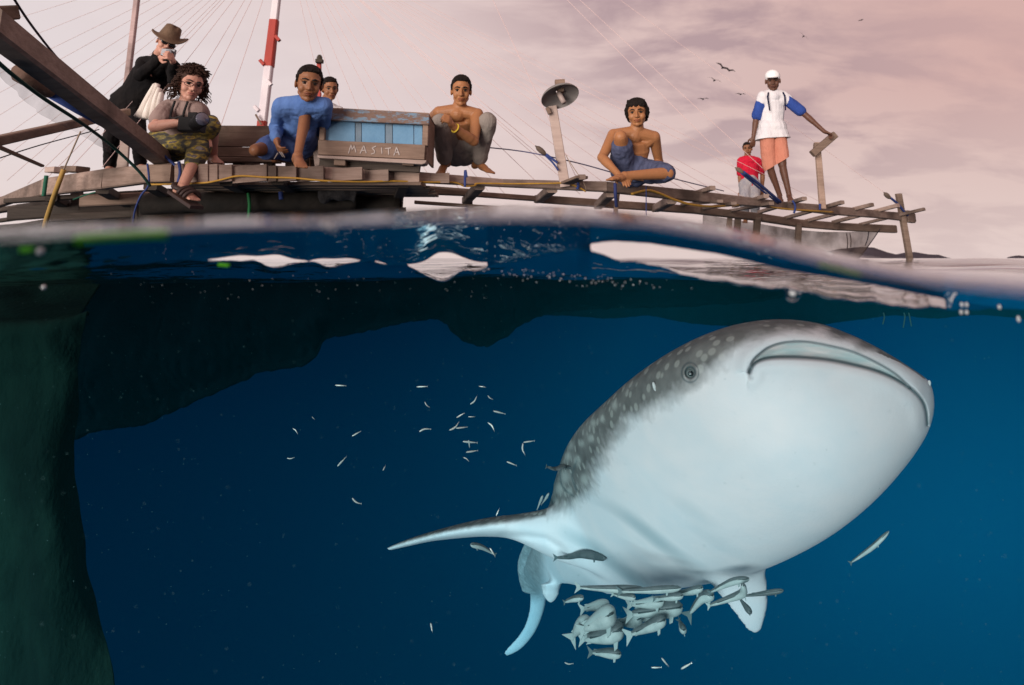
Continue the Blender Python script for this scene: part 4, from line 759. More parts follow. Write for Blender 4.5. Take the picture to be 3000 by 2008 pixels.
def add_foot(b, an, toe, s=1, up=(0, 0, 1)):
    an, toe = Vector(an), Vector(toe); d = (toe-an); up = Vector(up); d0 = (d-up*d.dot(up)*.0).normalized(); x = d0.cross(up).normalized(); u = x.cross(d0).normalized()
    M = Matrix(((x.x, d0.x, u.x), (x.y, d0.y, u.y), (x.z, d0.z, u.z)))
    heel = an-d0*.035*s-u*.035*s
    b.cone(an, .038*s, heel, .033*s, 12); b.ball(an.lerp(toe, .35)-u*.012*s, (.036*s, .075*s, .032*s), 14, 10, M); b.ball(an.lerp(toe, .68)-u*.016*s, (.046*s, .055*s, .022*s), 14, 10, M)
    for i in range(5):
        o = (-.034+i*.017)*s; ln = (.02-.004*abs(i-1.0))*s
        q = an.lerp(toe, .86)+x*o-u*.018*s; b.cone(q, .012*s, q+d0*(ln+.014*s), (.0115 if i == 0 else .009)*s, 8)
def torso(b, hipc, chest, neck, sh_a, sh_b, hip_a, hip_b, s=1, off=0, top=True, bulk=1):
    """sections between pelvis and shoulders"""
    xs = (sh_b-sh_a).normalized(); xh = (hip_b-hip_a).normalized() if (hip_b-hip_a).length > .02 else xs
    pts = [hipc, hipc.lerp(chest, .45), chest, chest.lerp((sh_a+sh_b)/2, .75)]
    wd = [(.150, .105), (.128, .092), (.150, .110), (.128, .085)]; n = 20; vs = []; rings = []
    path = catmull(pts, 4)
    for i, p in enumerate(path):
        t = i/(len(path)-1); k = min(int(t*3), 2); f = t*3-k; w = [wd[k][j]*(1-f)+wd[k+1][j]*f for j in (0, 1)]
        x = xh.lerp(xs, t).normalized(); d = (path[min(i+1, len(path)-1)]-path[max(i-1, 0)]).normalized(); y = d.cross(x).normalized(); x = y.cross(d).normalized()
        rings.append([p+x*(w[0]*s*bulk+off)*math.cos(2*math.pi*j/n)+y*(w[1]*s*bulk+off)*math.sin(2*math.pi*j/n) for j in range(n)])
    vs = [v for r in rings for v in r]; m = len(rings)
    b.add(vs, [(r*n+j, r*n+(j+1) % n, (r+1)*n+(j+1) % n, (r+1)*n+j) for r in range(m-1) for j in range(n)]+[tuple(range(n-1, -1, -1)), tuple((m-1)*n+j for j in range(n))])
    b.ball(hipc, .118*s*bulk+off, 16, 12)
    for h in (hip_a, hip_b): b.ball(h, .09*s*bulk+off, 14, 10)
    for h in (sh_a, sh_b):
        b.ball(h, .052*s+off, 14, 10); b.cone(h, .052*s+off, neck.lerp((sh_a+sh_b)/2, .55), .062*s+off, 12); b.cone(h, .050*s+off, chest, .080*s+off, 12)
    b.cone(neck.lerp((sh_a+sh_b)/2, .1), .055*s+off*.6, (sh_a+sh_b)/2, .075*s+off, 14)
def lerp(a, b, t): return a+(b-a)*t
def rad_arm(t, s): return (.052-.016*t)*s         # shoulder -> elbow
def rad_fore(t, s): return (.042-.016*t)*s
def rad_thigh(t, s): return (.088-.034*t)*s
def rad_shin(t, s): return ((.055 if t < .3 else .058-.033*(t-.3)/.7))*s
def person(label, J, Y0, skinc, s=1.0, hs=1.0, clothes=(), hair='short', tilt=0, look=(0, -1, 0), hands=None, feet=None, bone=None, legs=1.0, seed=1, hairmat=None, bulk=1, sagd=None):
    """J: joints as (px, py[, sgn]) - sgn: the bone runs away (+1) from or towards (-1) the camera"""
    K = {}
    K['head'] = U(*J['head'][:2], Y0); K['neck'] = U(*J['neck'][:2], Y0+J['neck'][2])
    for k in ('sa', 'sb', 'ha', 'hb'): K[k] = U(J[k][0], J[k][1], Y0+J[k][2])
    for a in 'ab':
        for (k, par, ln) in (('e', 's', .27), ('w', 'e', .245)):
            q = J[k+a]; K[k+a] = reach(K[par+a], q[0], q[1], ln*s, q[2])
        for (k, par, ln) in (('k', 'h', .40), ('n', 'k', .38)):
            q = J[k+a]; K[k+a] = reach(K[par+a], q[0], q[1], ln*s, q[2])
        q = J['h_'+a]; K['h_'+a] = reach(K['w'+a], q[0], q[1], .12*s, q[2])
        q = J['t'+a]; K['t'+a] = reach(K['n'+a], q[0], q[1], .17*s, q[2])
    hc = (K['ha']+K['hb'])/2; sc_ = (K['sa']+K['sb'])/2; ch = hc.lerp(sc_, .62)+Vector((0, .03, 0))*s
    look = (-K['head']).normalized()*1.15+Vector(look)-Vector((0, -1, 0)); up = Vector((math.sin(tilt), 0, math.cos(tilt))); M = frame(look, up); hwx = 1+.05*math.sin(seed*2.3); M = M @ Matrix.Diagonal((hwx, 1, 1+.04*math.cos(seed*1.7)))
    root = empty('person', (hc.x, hc.y, min(K['na'].z, K['nb'].z)), label, 'person')
    b = MB(); add_head(b, K['head'], M, hs, K['neck'], .046*s+.004)
    torso(b, hc, ch, K['neck'], K['sa'], K['sb'], K['ha'], K['hb'], s*.97, bulk=bulk)
    for a in 'ab':
        S, E, W = K['s'+a], K['e'+a], K['w'+a]; Hh, Kn, An = K['h'+a], K['k'+a], K['n'+a]
        b.cone(S, rad_arm(0, s), E, rad_arm(1, s)); b.cone(lerp(S, E, .35), .046*s, lerp(S, E, .6), .043*s); b.cone(E, rad_fore(.1, s), W, rad_fore(1, s)); b.cone(lerp(E, W, .2), .041*s, lerp(E, W, .45), .036*s)
        lg = s*legs; b.cone(Hh, rad_thigh(0, lg), Kn, rad_thigh(1, lg)); b.cone(Kn, .050*lg, An, .033*lg); cb_ = Vector((0, .02, 0))*s; b.cone(lerp(Kn, An, .18)+cb_, .046*lg, lerp(Kn, An, .5)+cb_, .038*lg)
        hd = (hands or {}).get(a, {})
        add_hand(b, W, K['h_'+a], hd.get('n', (0, 1, 0)), s*.95, hd.get('curl', .5), side=hd.get('side', 1))
        if not (feet or {}).get(a) == 'none': add_foot(b, An, K['t'+a], s*.95)
    me = remeshed(b, .0052, 3, .5, 'body'); link('body', me, skin(skinc, 'skin'), root)
    face_bits(root, K['head'], M, hs, skinc)
    for c in clothes:
        b = MB(); of = c.get('off', .012)
        if 'torso' in c['on']: torso(b, hc, ch, K['neck'].lerp(sc_, .25), K['sa'], K['sb'], K['ha'], K['hb'], s*.97, of, bulk=bulk)
        if 'pelvis' in c['on']:
            b.cone(hc+(K['ha']-hc)*.4, .115*s+of, hc.lerp(ch, .3), .112*s+of, 16); b.cone(hc+(K['hb']-hc)*.4, .115*s+of, hc.lerp(ch, .3), .112*s+of, 16)
            for a in 'ab': b.ball(K['h'+a], .095*s+of, 16, 12)
        if c.get('loose'):
            for a in 'ab': b.cone(K['s'+a].lerp(sc_, .35), .075*s+of, K['h'+a].lerp(hc, .2), .115*s+of*1.5, 16); b.cone(lerp(K['s'+a], K['e'+a], .5), .058*s+of, lerp(K['e'+a], K['w'+a], .25), .052*s+of, 12)
            b.cone(sc_, .09*s, hc, .125*s+of, 18)
        if 'hem' in c['on']: b.cone(K['ha'], .104*s+of, K['hb'], .104*s+of, 18); b.cone(K['ha'].lerp(ch, .3), .104*s+of, K['hb'].lerp(ch, .3), .104*s+of, 18); b.cone(K['ha'].lerp(ch, -.22), .112*s+of, K['hb'].lerp(ch, -.22), .112*s+of, 18)
        if 'collar' in c: b.cone(K['neck'].lerp(K['head'], .12), .058*s, sc_.lerp(K['neck'], .4), .08*s)
        for a in 'ab':
            if 'arm' in c: t = c['arm'] if not isinstance(c['arm'], dict) else c['arm'][a]
            else: t = 0
            if t > 0:
                S, E, W = K['s'+a], K['e'+a], K['w'+a]; t1 = min(t, 1)
                b.cone(S, rad_arm(0, s)+of, lerp(S, E, t1), rad_arm(t1, s)+of+c.get('flare', 0))
                if t > 1: b.cone(E, rad_fore(0, s)+of, lerp(E, W, t-1), rad_fore(t-1, s)+of)
            t = c.get('leg', 0)
            if isinstance(t, dict): t = t[a]
            if t > 0:
                Hh, Kn, An = K['h'+a], K['k'+a], K['n'+a]; t1 = min(t, 1)
                b.cone(Hh, rad_thigh(0, s)+of, lerp(Hh, Kn, t1), rad_thigh(t1, s)+of+c.get('flare', 0))
                if t > 1: b.cone(Kn, .058*s+of, lerp(Kn, An, t-1), (.058-.016*(t-1))*s+of+c.get('flare', 0))
        me = remeshed(b, .0062, 3, .5, c['name']); disp_noise(me, c.get('wr', .007), c.get('ws', 14), seed, c.get('wst', (1, 1, .6)))
        P = getco(me)
        if 'cut' in c:                      # trim the hems square
            bm = bmesh.new(); bm.from_mesh(me)
            for (pt, nn) in c['cut'](K): bmesh.ops.bisect_plane(bm, geom=bm.verts[:]+bm.edges[:]+bm.faces[:], plane_co=pt, plane_no=nn, clear_outer=True)
            bm.to_mesh(me); bm.free()
        o = link(c['name'], me, c['mat'], root)
        if c.get('label'): o['label'] = c['label']
    if hair == 'short': hair_cap(root, K['head'], M, hs, seed=seed, m=hairmat)
    elif hair == 'mop': hair_cap(root, K['head'], M, hs, .0045, .05, 1, seed=seed, full=.004)
    return root, K, M
def cloth(name, c, c2=None, sc_=6, b=1.0): return mat(name, c, .9, c2 or tuple(v*.72 for v in c), sc_, b, 16, spec=.1, stretch=(1.6, 1.6, .7))
S_TAN = (.36, .155, .065); S_BRN = (.27, .115, .055); S_DRK = (.12, .052, .032); S_FAIR = (.52, .27, .20)
blueM = cloth('blue sweatshirt', (.08, .16, .40), (.12, .22, .48)); jeanM = cloth('denim', (.05, .06, .11), (.09, .10, .17), 12); trouM = cloth('grey trousers', (.22, .19, .17), (.30, .265, .235), 9)
blueS = cloth('blue shorts', (.06, .10, .26), (.10, .15, .34)); trimM = cloth('white trim', (.55, .57, .66)); blackM = cloth('black wetsuit', (.006, .006, .007), (.012, .010, .010))
taupeM = cloth('taupe shirt', (.23, .165, .15), (.29, .21, .19)); orangeM = cloth('orange shorts', (.56, .23, .16), (.48, .18, .12)); redM = cloth('red shirt', (.62, .02, .05), (.45, .012, .035)); paleM = cloth('pale jeans', (.42, .39, .38), (.25, .25, .29), 8)
wtM = cloth('white polo', (.70, .68, .69), (.58, .56, .59)); royM = cloth('royal sleeve', (.035, .075, .30)); 

# man in the blue sweatshirt crouching on the beam, one knee up, hand hanging with bait
blue, KB, MBm = person('man in a blue sweatshirt crouching between the two wooden boxes with bait in his hand', dict(head=(905, 248), neck=(900, 303, .05), sa=(826, 312, .06), sb=(948, 310, .08), ha=(835, 425, .42), hb=(885, 420, .42),
    ea=(812, 372, 1), wa=(810, 405, -1), h_a=(817, 447, -1), eb=(950, 362, 1), wb=(932, 392, 1), h_b=(920, 400, 1), ka=(748, 440, -1), na=(812, 455, 1), ta=(842, 468, 1), kb=(894, 338, -1), nb=(872, 458, -1), tb=(884, 482, -1)),
    4.22, S_BRN, .93, 1.0, [dict(name='shorts', on=['pelvis'], leg={'a': .62, 'b': .45}, mat=blueS, off=.02), dict(name='sweatshirt', on=['torso'], arm={'a': 1.95, 'b': 1.9}, mat=blueM, off=.012, wr=.009, ws=9, wst=(1, 1, .45), collar=1)],
    'short', .06, (.06, -1, 0), hands={'a': dict(n=(1, .3, 0), curl=.9)}, seed=3, bulk=.80, legs=.82)
e = MB()
for k, (x, y, l_) in enumerate(((820, 446, .03), (814, 450, .035), (826, 448, .03))): p_ = U(x, y, KB['h_a'].y-.02); e.cone(p_, .006, p_+Vector((.02*(-1)**k, 0, -l_)), .003, 6)
tag(e.build('bait', mat('bait', (.16, .13, .12), .4), None, True), 'small handful of pale bait fish hanging from the crouching man\'s fingers', 'bait')
# boy's head behind him
person('boy with short hair looking out from behind the blue painted box', dict(head=(967, 262), neck=(955, 300, .05), sa=(915, 322, .05), sb=(990, 330, .08), ha=(915, 440, .3), hb=(960, 440, .3),
    ea=(905, 385, 1), wa=(925, 430, -1), h_a=(930, 455, -1), eb=(1000, 385, 1), wb=(985, 430, -1), h_b=(980, 455, -1), ka=(905, 430, -1), na=(910, 490, 1), ta=(905, 500, -1), kb=(970, 430, -1), nb=(965, 490, 1), tb=(965, 500, -1)),
    6.0, S_BRN, .95, .92, [dict(name='shirt', on=['torso'], arm=.8, mat=cloth('white shirt', (.6, .58, .6)), off=.015), dict(name='shorts', on=['pelvis'], leg=1.0, mat=cloth('striped shorts', (.30, .33, .40), (.5, .5, .52), 30), off=.015)], 'short', -.12, (.25, -1, -.05), seed=5)
# boy squatting in grey trousers, arm folded to his chin
_, KC, _ = person('shirtless boy in grey trousers squatting beside the blue painted box with a yellow bracelet', dict(head=(1351, 268), neck=(1346, 315, .06), sa=(1287, 330, .08), sb=(1398, 336, .05), ha=(1322, 440, .34), hb=(1375, 440, .34),
    ea=(1258, 350, 1), wa=(1238, 352, 1), h_a=(1225, 352, 1), eb=(1388, 414, -1), wb=(1326, 371, -1), h_b=(1308, 340, -1), ka=(1290, 360, -1), na=(1303, 478, 1), ta=(1282, 516, -1), kb=(1428, 358, -1), nb=(1402, 478, 1), tb=(1440, 500, -1)),
    5.0, S_TAN, .98, .97, [dict(name='trousers', on=['pelvis'], leg=1.86, mat=trouM, off=.020, wr=.010, ws=8, wst=(1, 1, .4))], 'short', .0, (0, -1, 0), hands={'b': dict(n=(-1, .2, 0), curl=1.3)}, seed=7)
e = MB(); q = KC['wb'].lerp(KC['eb'], .12); ax = (KC['eb']-KC['wb']).normalized(); xx = ax.orthogonal().normalized(); yy = ax.cross(xx)
e.tube([q+(xx*math.cos(t)+yy*math.sin(t))*.032 for t in np.linspace(0, 2*math.pi, 20)], .006, 6); tag(e.build('bracelet', mat('bracelet', (.62, .45, .04), .5), None, True), 'yellow bracelet on the wrist of the squatting boy', 'bracelet')
# boy sitting cross-legged on the beam
_, KD, _ = person('shirtless boy with a mop of hair sitting on the beam, one knee drawn up', dict(head=(1866, 332), neck=(1866, 378, .05), sa=(1798, 396, .06), sb=(1916, 402, .08), ha=(1828, 500, .2), hb=(1872, 500, .2),
    ea=(1764, 462, -1), wa=(1812, 512, -1), h_a=(1836, 532, -1), eb=(1930, 474, 1), wb=(1904, 505, -1), h_b=(1922, 512, -1), ka=(1818, 402, -1), na=(1836, 505, 1), ta=(1880, 522, -1), kb=(1955, 508, -1), nb=(1830, 516, -1), tb=(1785, 520, -1)),
    5.2, S_TAN, .98, .97, [dict(name='shorts', on=['pelvis'], leg={'a': .72, 'b': .92}, mat=jeanM, off=.024, wr=.01)], 'mop', -.03, (-.05, -1, 0), hands={'a': dict(n=(0, .3, -1), curl=.35)}, seed=9)
# tall man in white polo with blue sleeves and white cap
manw, KE, ME_ = person('man in white cap and blue sleeved polo standing with a hand on the post', dict(head=(2264, 238), neck=(2265, 270, .04), sa=(2236, 284, .04), sb=(2292, 283, .04), ha=(2247, 396, .08), hb=(2280, 396, .08),
    ea=(2215, 350, 1), wa=(2207, 402, -1), h_a=(2205, 430, -1), eb=(2356, 334, 1), wb=(2415, 386, 1), h_b=(2438, 396, 1), ka=(2256, 492, -1), na=(2284, 572, 1), ta=(2286, 590, -1), kb=(2292, 484, -1), nb=(2312, 572, 1), tb=(2318, 588, -1)),
    7.2, S_DRK, .84, .95, [dict(name='shorts', on=['hips'], leg={'a': 1.12, 'b': 1.02}, mat=orangeM, off=.014, wr=.007, ws=8, flare=.018, cut=lambda K: [((lambda pa, pb: (pa.lerp(pb, .5), Vector((pb.z-pa.z, 0, -(pb.x-pa.x))).normalized()))(K['ha'].lerp(K['ka'], 1.0), K['hb'].lerp(K['kb'], .86)))]), dict(name='polo_shirt', on=['torso', 'hem'], arm=.22, mat=wtM, off=.024, wr=.007, ws=7, collar=1, cut=lambda K: [((K['ha']+K['hb'])/2-Vector((0, 0, .045)), Vector((.06, 0, -1)))]), dict(name='sleeve', on=[], arm=.82, mat=royM, off=.017, flare=.012, wr=.006)], None, .02, (.03, -1, 0), hands={'b': dict(n=(0, 0, -1), curl=.9)}, seed=11, bulk=.88)
g = lambda x, y, z: KE['head']+ME_ @ Vector((x, y, z))
e = MB(); e.ball(g(0, -.012, .050), (.080, .094, .074), 24, 14, ME_); e.ball(g(0, .100, .040), (.062, .062, .007), 18, 8, ME_); me = remeshed(e, .005, 2); link('cap', me, cloth('white cap', (.82, .80, .80)), manw)
e = MB()
for k in (-1, 1): e = MB(); e.tube([KE['neck'].lerp(KE['sa' if k < 0 else 'sb'], .75)+Vector((0, -.085, .015)), KE['sa' if k < 0 else 'sb']+Vector((k*-.012, -.095, -.02)), KE['sa' if k < 0 else 'sb']+Vector((k*-.020, -.10, -.18))], [.008, .009, .007], 6); e.build('stripe', cloth('navy stripe', (.012, .015, .05)), manw, True)
# man in red far behind
person('man in a red shirt standing far back beside the man in the white cap', dict(head=(2190, 437), neck=(2190, 458, .03), sa=(2172, 472, .04), sb=(2218, 472, .04), ha=(2184, 542, .05), hb=(2208, 542, .05),
    ea=(2168, 520, 1), wa=(2173, 560, -1), h_a=(2175, 580, -1), eb=(2234, 512, 1), wb=(2233, 556, -1), h_b=(2231, 578, -1), ka=(2182, 596, -1), na=(2184, 642, 1), ta=(2182, 650, -1), kb=(2212, 596, -1), nb=(2212, 642, 1), tb=(2214, 650, -1)),
    10.3, S_BRN, .93, .9, [dict(name='trousers', on=['pelvis'], leg=1.8, mat=paleM, off=.02), dict(name='shirt', on=['torso'], arm=.75, mat=redM, off=.018, wr=.009)], 'short', .0, (-.05, -1, 0), seed=13)
# man with the bush hat, black wetsuit, leaning over his compact camera
hat, KF, MF = person('man in a brown bush hat and black wetsuit bending forward to take a photograph', dict(head=(486, 128), neck=(462, 168, .10), sa=(418, 186, .12), sb=(508, 200, .05), ha=(352, 312, .35), hb=(392, 318, .35),
    ea=(408, 222, -1), wa=(468, 172, -1), h_a=(492, 158, -1), eb=(510, 236, -1), wb=(508, 184, -1), h_b=(500, 160, -1), ka=(326, 405, -1), na=(322, 488, 1), ta=(318, 496, -1), kb=(406, 398, -1), nb=(412, 482, 1), tb=(418, 492, -1)),
    5.7, S_FAIR, 1.0, .93, [dict(name='wetsuit', on=['torso', 'pelvis'], arm=1.93, leg=1.95, mat=blackM, off=.012, wr=.006, collar=1)], None, .36, (.35, -1, -.1), hands={'a': dict(n=(1, 0, 0), curl=1.1), 'b': dict(n=(-1, 0, 0), curl=1.1)}, seed=15, bulk=1.15)
g = lambda x, y, z: KF['head']+MF @ Vector((x, y, z)); hatM = mat('hat', (.10, .062, .038), .8, (.15, .095, .06), 20, .4, 120)
n = 48; rings = []
for (r_, z_, wv) in ((.001, .175, 0), (.045, .172, 0), (.066, .160, 0), (.078, .11, 0), (.087, .066, 0), (.105, .060, .2), (.145, .058, .7), (.178, .062, 1), (.180, .056, 1), (.145, .052, .7), (.10, .053, .2), (.07, .055, 0)):
    r_ = r_ if r_ < .095 else .095+(r_-.095)*.62; rings.append([g(r_*math.cos(a), r_*1.12*math.sin(a)-.005, z_+wv*(.045*math.cos(a)**2*(1.3 if math.cos(a) < 0 else .25)-.05*max(0, math.sin(a+.4))*1.0)-(.018*math.exp(-(math.cos(a)/.35)**2) if r_ < .07 else 0)) for a in np.linspace(0, 2*math.pi, n, endpoint=False)])
e = MB(); e.add([v for r_ in rings for v in r_], [(r_*n+j, r_*n+(j+1) % n, (r_+1)*n+(j+1) % n, (r_+1)*n+j) for r_ in range(len(rings)-1) for j in range(n)]); e.build('hat', hatM, hat, True)
e = MB()
for k in (-1, 1): e.ball(g(k*.033, .090, .004), (.032, .010, .020), 14, 8, MF); e.cone(g(k*.06, .075, .010), .004, g(k*.08, .0, .010), .004, 6)
e.cone(g(-.02, .1, .01), .006, g(.02, .1, .01), .006, 6); e.build('sunglasses', mat('sunglasses', (.01, .01, .012), .1, spec=.8), hat, True)
cc_ = KF['h_a'].lerp(KF['h_b'], .5)+Vector((.02, -.05, .0)); e = MB(); e.bar(cc_+Vector((-.055, 0, .0)), cc_+Vector((.055, 0, -.01)), .030, .062); e.tube([cc_+Vector((.022, -.012, -.01)), cc_+Vector((.028, -.06, -.02))], [.027, .024], 16); tag(e.build('compact_camera', mat('camera grey', (.09, .09, .10), .3, metal=.4), None, False), 'small grey compact camera held up by the man in the bush hat', 'camera')
# seated woman with curly hair
wom, KG, MG = person('woman with curly brown hair and patterned trousers sitting on the deck edge with a camera', dict(head=(560, 250), neck=(545, 306, .05), sa=(498, 320, .06), sb=(582, 330, .05), ha=(470, 420, .2), hb=(530, 425, .25),
    ea=(452, 372, -1), wa=(545, 356, -1), h_a=(572, 352, -1), eb=(588, 372, 1), wb=(598, 400, -1), h_b=(606, 418, -1), ka=(588, 432, -1), na=(533, 550, -1), ta=(572, 578, -1), kb=(616, 368, -1), nb=(624, 462, 1), tb=(640, 470, -1)),
    4.3, S_FAIR, .93, .93, [dict(name='patterned_trousers', on=['pelvis'], leg={'a': 1.35, 'b': 1.12}, mat=None, off=.016, wr=.012, ws=10), dict(name='shirt', on=['torso'], arm=.62, mat=taupeM, off=.018, wr=.009, ws=9, flare=.015)], None, .12, (.26, -1, -.05), hands={'a': dict(n=(0, .2, -1), curl=.9), 'b': dict(n=(0, .3, -1), curl=.5)}, seed=17, bulk=.88)
m = bpy.data.materials.new('patterned cotton'); m.use_nodes = True; nt, N, L = nodes_of(m); o = nd(N, 'ShaderNodeOutputMaterial'); p = nd(N, 'ShaderNodeBsdfPrincipled'); L.new(p.outputs[0], o.inputs[0]); p.inputs['Roughness'].default_value = .9; p.inputs['Specular IOR Level'].default_value = .1
tc = nd(N, 'ShaderNodeTexCoord'); mp = nd(N, 'ShaderNodeMapping'); mp.inputs['Scale'].default_value = (14, 14, 34); mp.inputs['Rotation'].default_value = (0, .5, 0); L.new(tc.outputs['Object'], mp.inputs[0])
n1 = nd(N, 'ShaderNodeTexNoise'); n1.inputs['Scale'].default_value = 1.0; n1.inputs['Detail'].default_value = 3; L.new(mp.outputs[0], n1.inputs['Vector'])
r = ramp(N, [(0, (.06, .055, .045)), (.42, (.06, .06, .06)), (.47, (.16, .13, .05)), (.53, (.17, .145, .07)), (.56, (.34, .25, .06)), (.64, (.12, .105, .10)), (.7, (.22, .2, .19))], 'CONSTANT'); L.new(n1.outputs[0], r.inputs[0]); L.new(r.outputs[0], p.inputs['Base Color'])
for c_ in wom.children:
    if c_.name.startswith('patterned'): c_.data.materials.clear(); c_.data.materials.append(m)
# curls: many little springs over the scalp, longer at the sides
g = lambda x, y, z: KG['head']+MG @ Vector((x, y, z)); r5 = random.Random(4); e = MB()
e.ball(g(0, -.028, .052), (.087, .092, .083), 20, 12, MG); e.ball(g(0, -.06, -.02), (.07, .045, .08), 16, 10, MG)
for i in range(680):
    th_ = r5.uniform(0, 2*math.pi); ph = r5.uniform(.05, 2.2)
    dv = Vector((math.sin(ph)*math.cos(th_), math.sin(ph)*math.sin(th_), math.cos(ph)))
    if dv.y > .45 and dv.z < .45: continue
    c0 = Vector((0, -.02, .03))+Vector((dv.x*.082, dv.y*.09, dv.z*.085)); side = abs(dv.x)
    ln = r5.uniform(.022, .045)+(.10*r5.random() if dv.z < .3 else 0); dr = (dv*.35+Vector((0, 0, -.8 if dv.z < .4 else .1))).normalized(); R0 = r5.uniform(.007, .013); pts = []
    tx = dr.orthogonal().normalized(); ty = dr.cross(tx)
    for k in range(13): a = k*.95+th_; pts.append(g(*(c0+dr*ln*k/12+(tx*math.cos(a)+ty*math.sin(a))*R0)))
    e.tube(pts, [.0027]*12+[.0015], 5, False)
e.build('hair', mat('brown curls', (.022, .011, .008), .7, (.055, .028, .020), 60, spec=.15), wom, True)
e = MB()
for k in (-1, 1):
    c0 = Vector((k*.031, .098, .004)); e.tube([g(c0.x+.024*math.cos(t), c0.y-.006*abs(math.cos(t))*k*0-.01*max(0, k*math.cos(t)), c0.z+.014*math.sin(t)) for t in np.linspace(0, 2*math.pi, 18)], .0022, 5, False); e.cone(g(k*.055, .088, .008), .0022, g(k*.078, .0, .01), .0022, 5)
e.cone(g(-.008, .1, .006), .002, g(.008, .1, .006), .002, 5); e.build('glasses', mat('glasses frame', (.05, .02, .02), .3), wom, True)
cam_p = KG['h_a'].lerp(KG['wa'], .3)+Vector((.03, -.06, -.04)); cr = empty('slr_camera', cam_p, 'black camera with a long lens resting in the curly haired woman\'s lap', 'camera'); blk = mat('camera black', (.012, .012, .013), .7, spec=.2)
e = MB(); e.bar(cam_p+Vector((-.07, 0, 0)), cam_p+Vector((.07, 0, 0)), .07, .09); e.bar(cam_p+Vector((-.02, 0, .055)), cam_p+Vector((.03, 0, .055)), .05, .04); e.build('camera_body', blk, cr)
e = MB(); e.tube([cam_p+Vector((.03, -.03, -.005)), cam_p+Vector((.07, -.065, .008)), cam_p+Vector((.08, -.075, .010)), cam_p+Vector((.105, -.10, .014))], [.038, .038, .045, .045], 20); e.build('lens', blk, cr, True)
e = MB(); lp_ = cam_p+Vector((.105, -.10, .014)); e.tube([lp_, lp_+Vector((.006, -.005, .001))], [.040, .039], 20); e.build('lens_glass', mat('front glass', (.10, .10, .14), .08, spec=.8), cr, True)
e = MB(); e.tube(catmull([KG['neck']+Vector((-.03, -.09, -.0)), KG['neck']+Vector((-.02, -.14, -.12)), cam_p+Vector((-.05, -.02, .05))], 6), .008, 5); e.tube(catmull([KG['neck']+Vector((.05, -.08, .0)), KG['neck']+Vector((.06, -.13, -.12)), cam_p+Vector((.06, -.02, .05))], 6), .008, 5); e.build('strap', blk, cr, True)
# sandal on her hanging foot
an, to = KG['na'], KG['ta']; d = (to-an).normalized(); sanM = mat('sandal', (.035, .02, .018), .6); x_ = d.cross(Vector((0, 0, 1))).normalized(); u_ = x_.cross(d)
sd2 = empty('sandal', an, 'dark strappy sandal on the hanging foot of the curly haired woman', 'sandal'); e = MB(); e.bar(an-d*.06-u_*.055, to+d*.05-u_*.048, .09, .022); e.build('sole', sanM, sd2)
for t_ in (.35, .58, .8):
    c0 = an.lerp(to, t_)-u_*.02; e = MB(); e.tube([c0+x_*.052*math.cos(a)+u_*.045*math.sin(a) for a in np.linspace(0, math.pi, 12)], .011, 6); e.build('strap', sanM, sd2, True)
e = MB(); e.tube([an+x_*.05*math.cos(a)+d*.05*math.sin(a) for a in np.linspace(0, 2*math.pi, 18)], .016, 6); e.build('ankle_strap', sanM, sd2, True)
# ------------------------------------------------------------------ nets under water
def netsheet(name, rows, mt, lab, nx=90, ny=50, amp=.05, seed=0, fine=.012, thick=.01):
    """cloth through rows of sighted points; rows run from the top edge down"""
    Rw = [catmull([U(*p) for p in r], 10) for r in rows]
    def at(r, u): q = u*(len(r)-1); i = min(int(q), len(r)-2); return r[i].lerp(r[i+1], q-i)
    vs = []
    for j in range(ny+1):
        t = j/ny*(len(Rw)-1); k = min(int(t), len(Rw)-2); f = t-k
        for i in range(nx+1):
            u = i/nx; p0, p1, p2, p3 = at(Rw[max(k-1, 0)], u), at(Rw[k], u), at(Rw[k+1], u), at(Rw[min(k+2, len(Rw)-1)], u)
            p = .5*(2*p1+(p2-p0)*f+(2*p0-5*p1+4*p2-p3)*f*f+(-p0+3*p1-3*p2+p3)*f**3)
            n1 = noise.noise(Vector((p.x*1.6+seed, p.z*1.1, seed))); n2 = noise.noise(Vector((p.x*5+seed, p.z*2.2, 3))); n3 = noise.noise(Vector((p.x*16, p.z*9, seed)))
            vs.append(p+Vector((n2*fine*2, (n1+.4*n2)*amp+n3*fine, n3*fine*.6)))
    me = mesh(name, vs, [(j*(nx+1)+i, j*(nx+1)+i+1, (j+1)*(nx+1)+i+1, (j+1)*(nx+1)+i) for j in range(ny) for i in range(nx)])
    o = link(name, me, mt); md = o.modifiers.new('s', 'SOLIDIFY'); md.thickness = thick; return tag(o, lab, 'net')
netG = mat('green netting', (.003, .010, .009), .95, (.009, .032, .024), 2.2, .8, 45, stretch=(1, 1, .5), spec=.05, detail=8); netD = mat('dark netting', (.002, .004, .005), 1, (.004, .008, .010), 1.5, .9, 30, spec=0, detail=7)
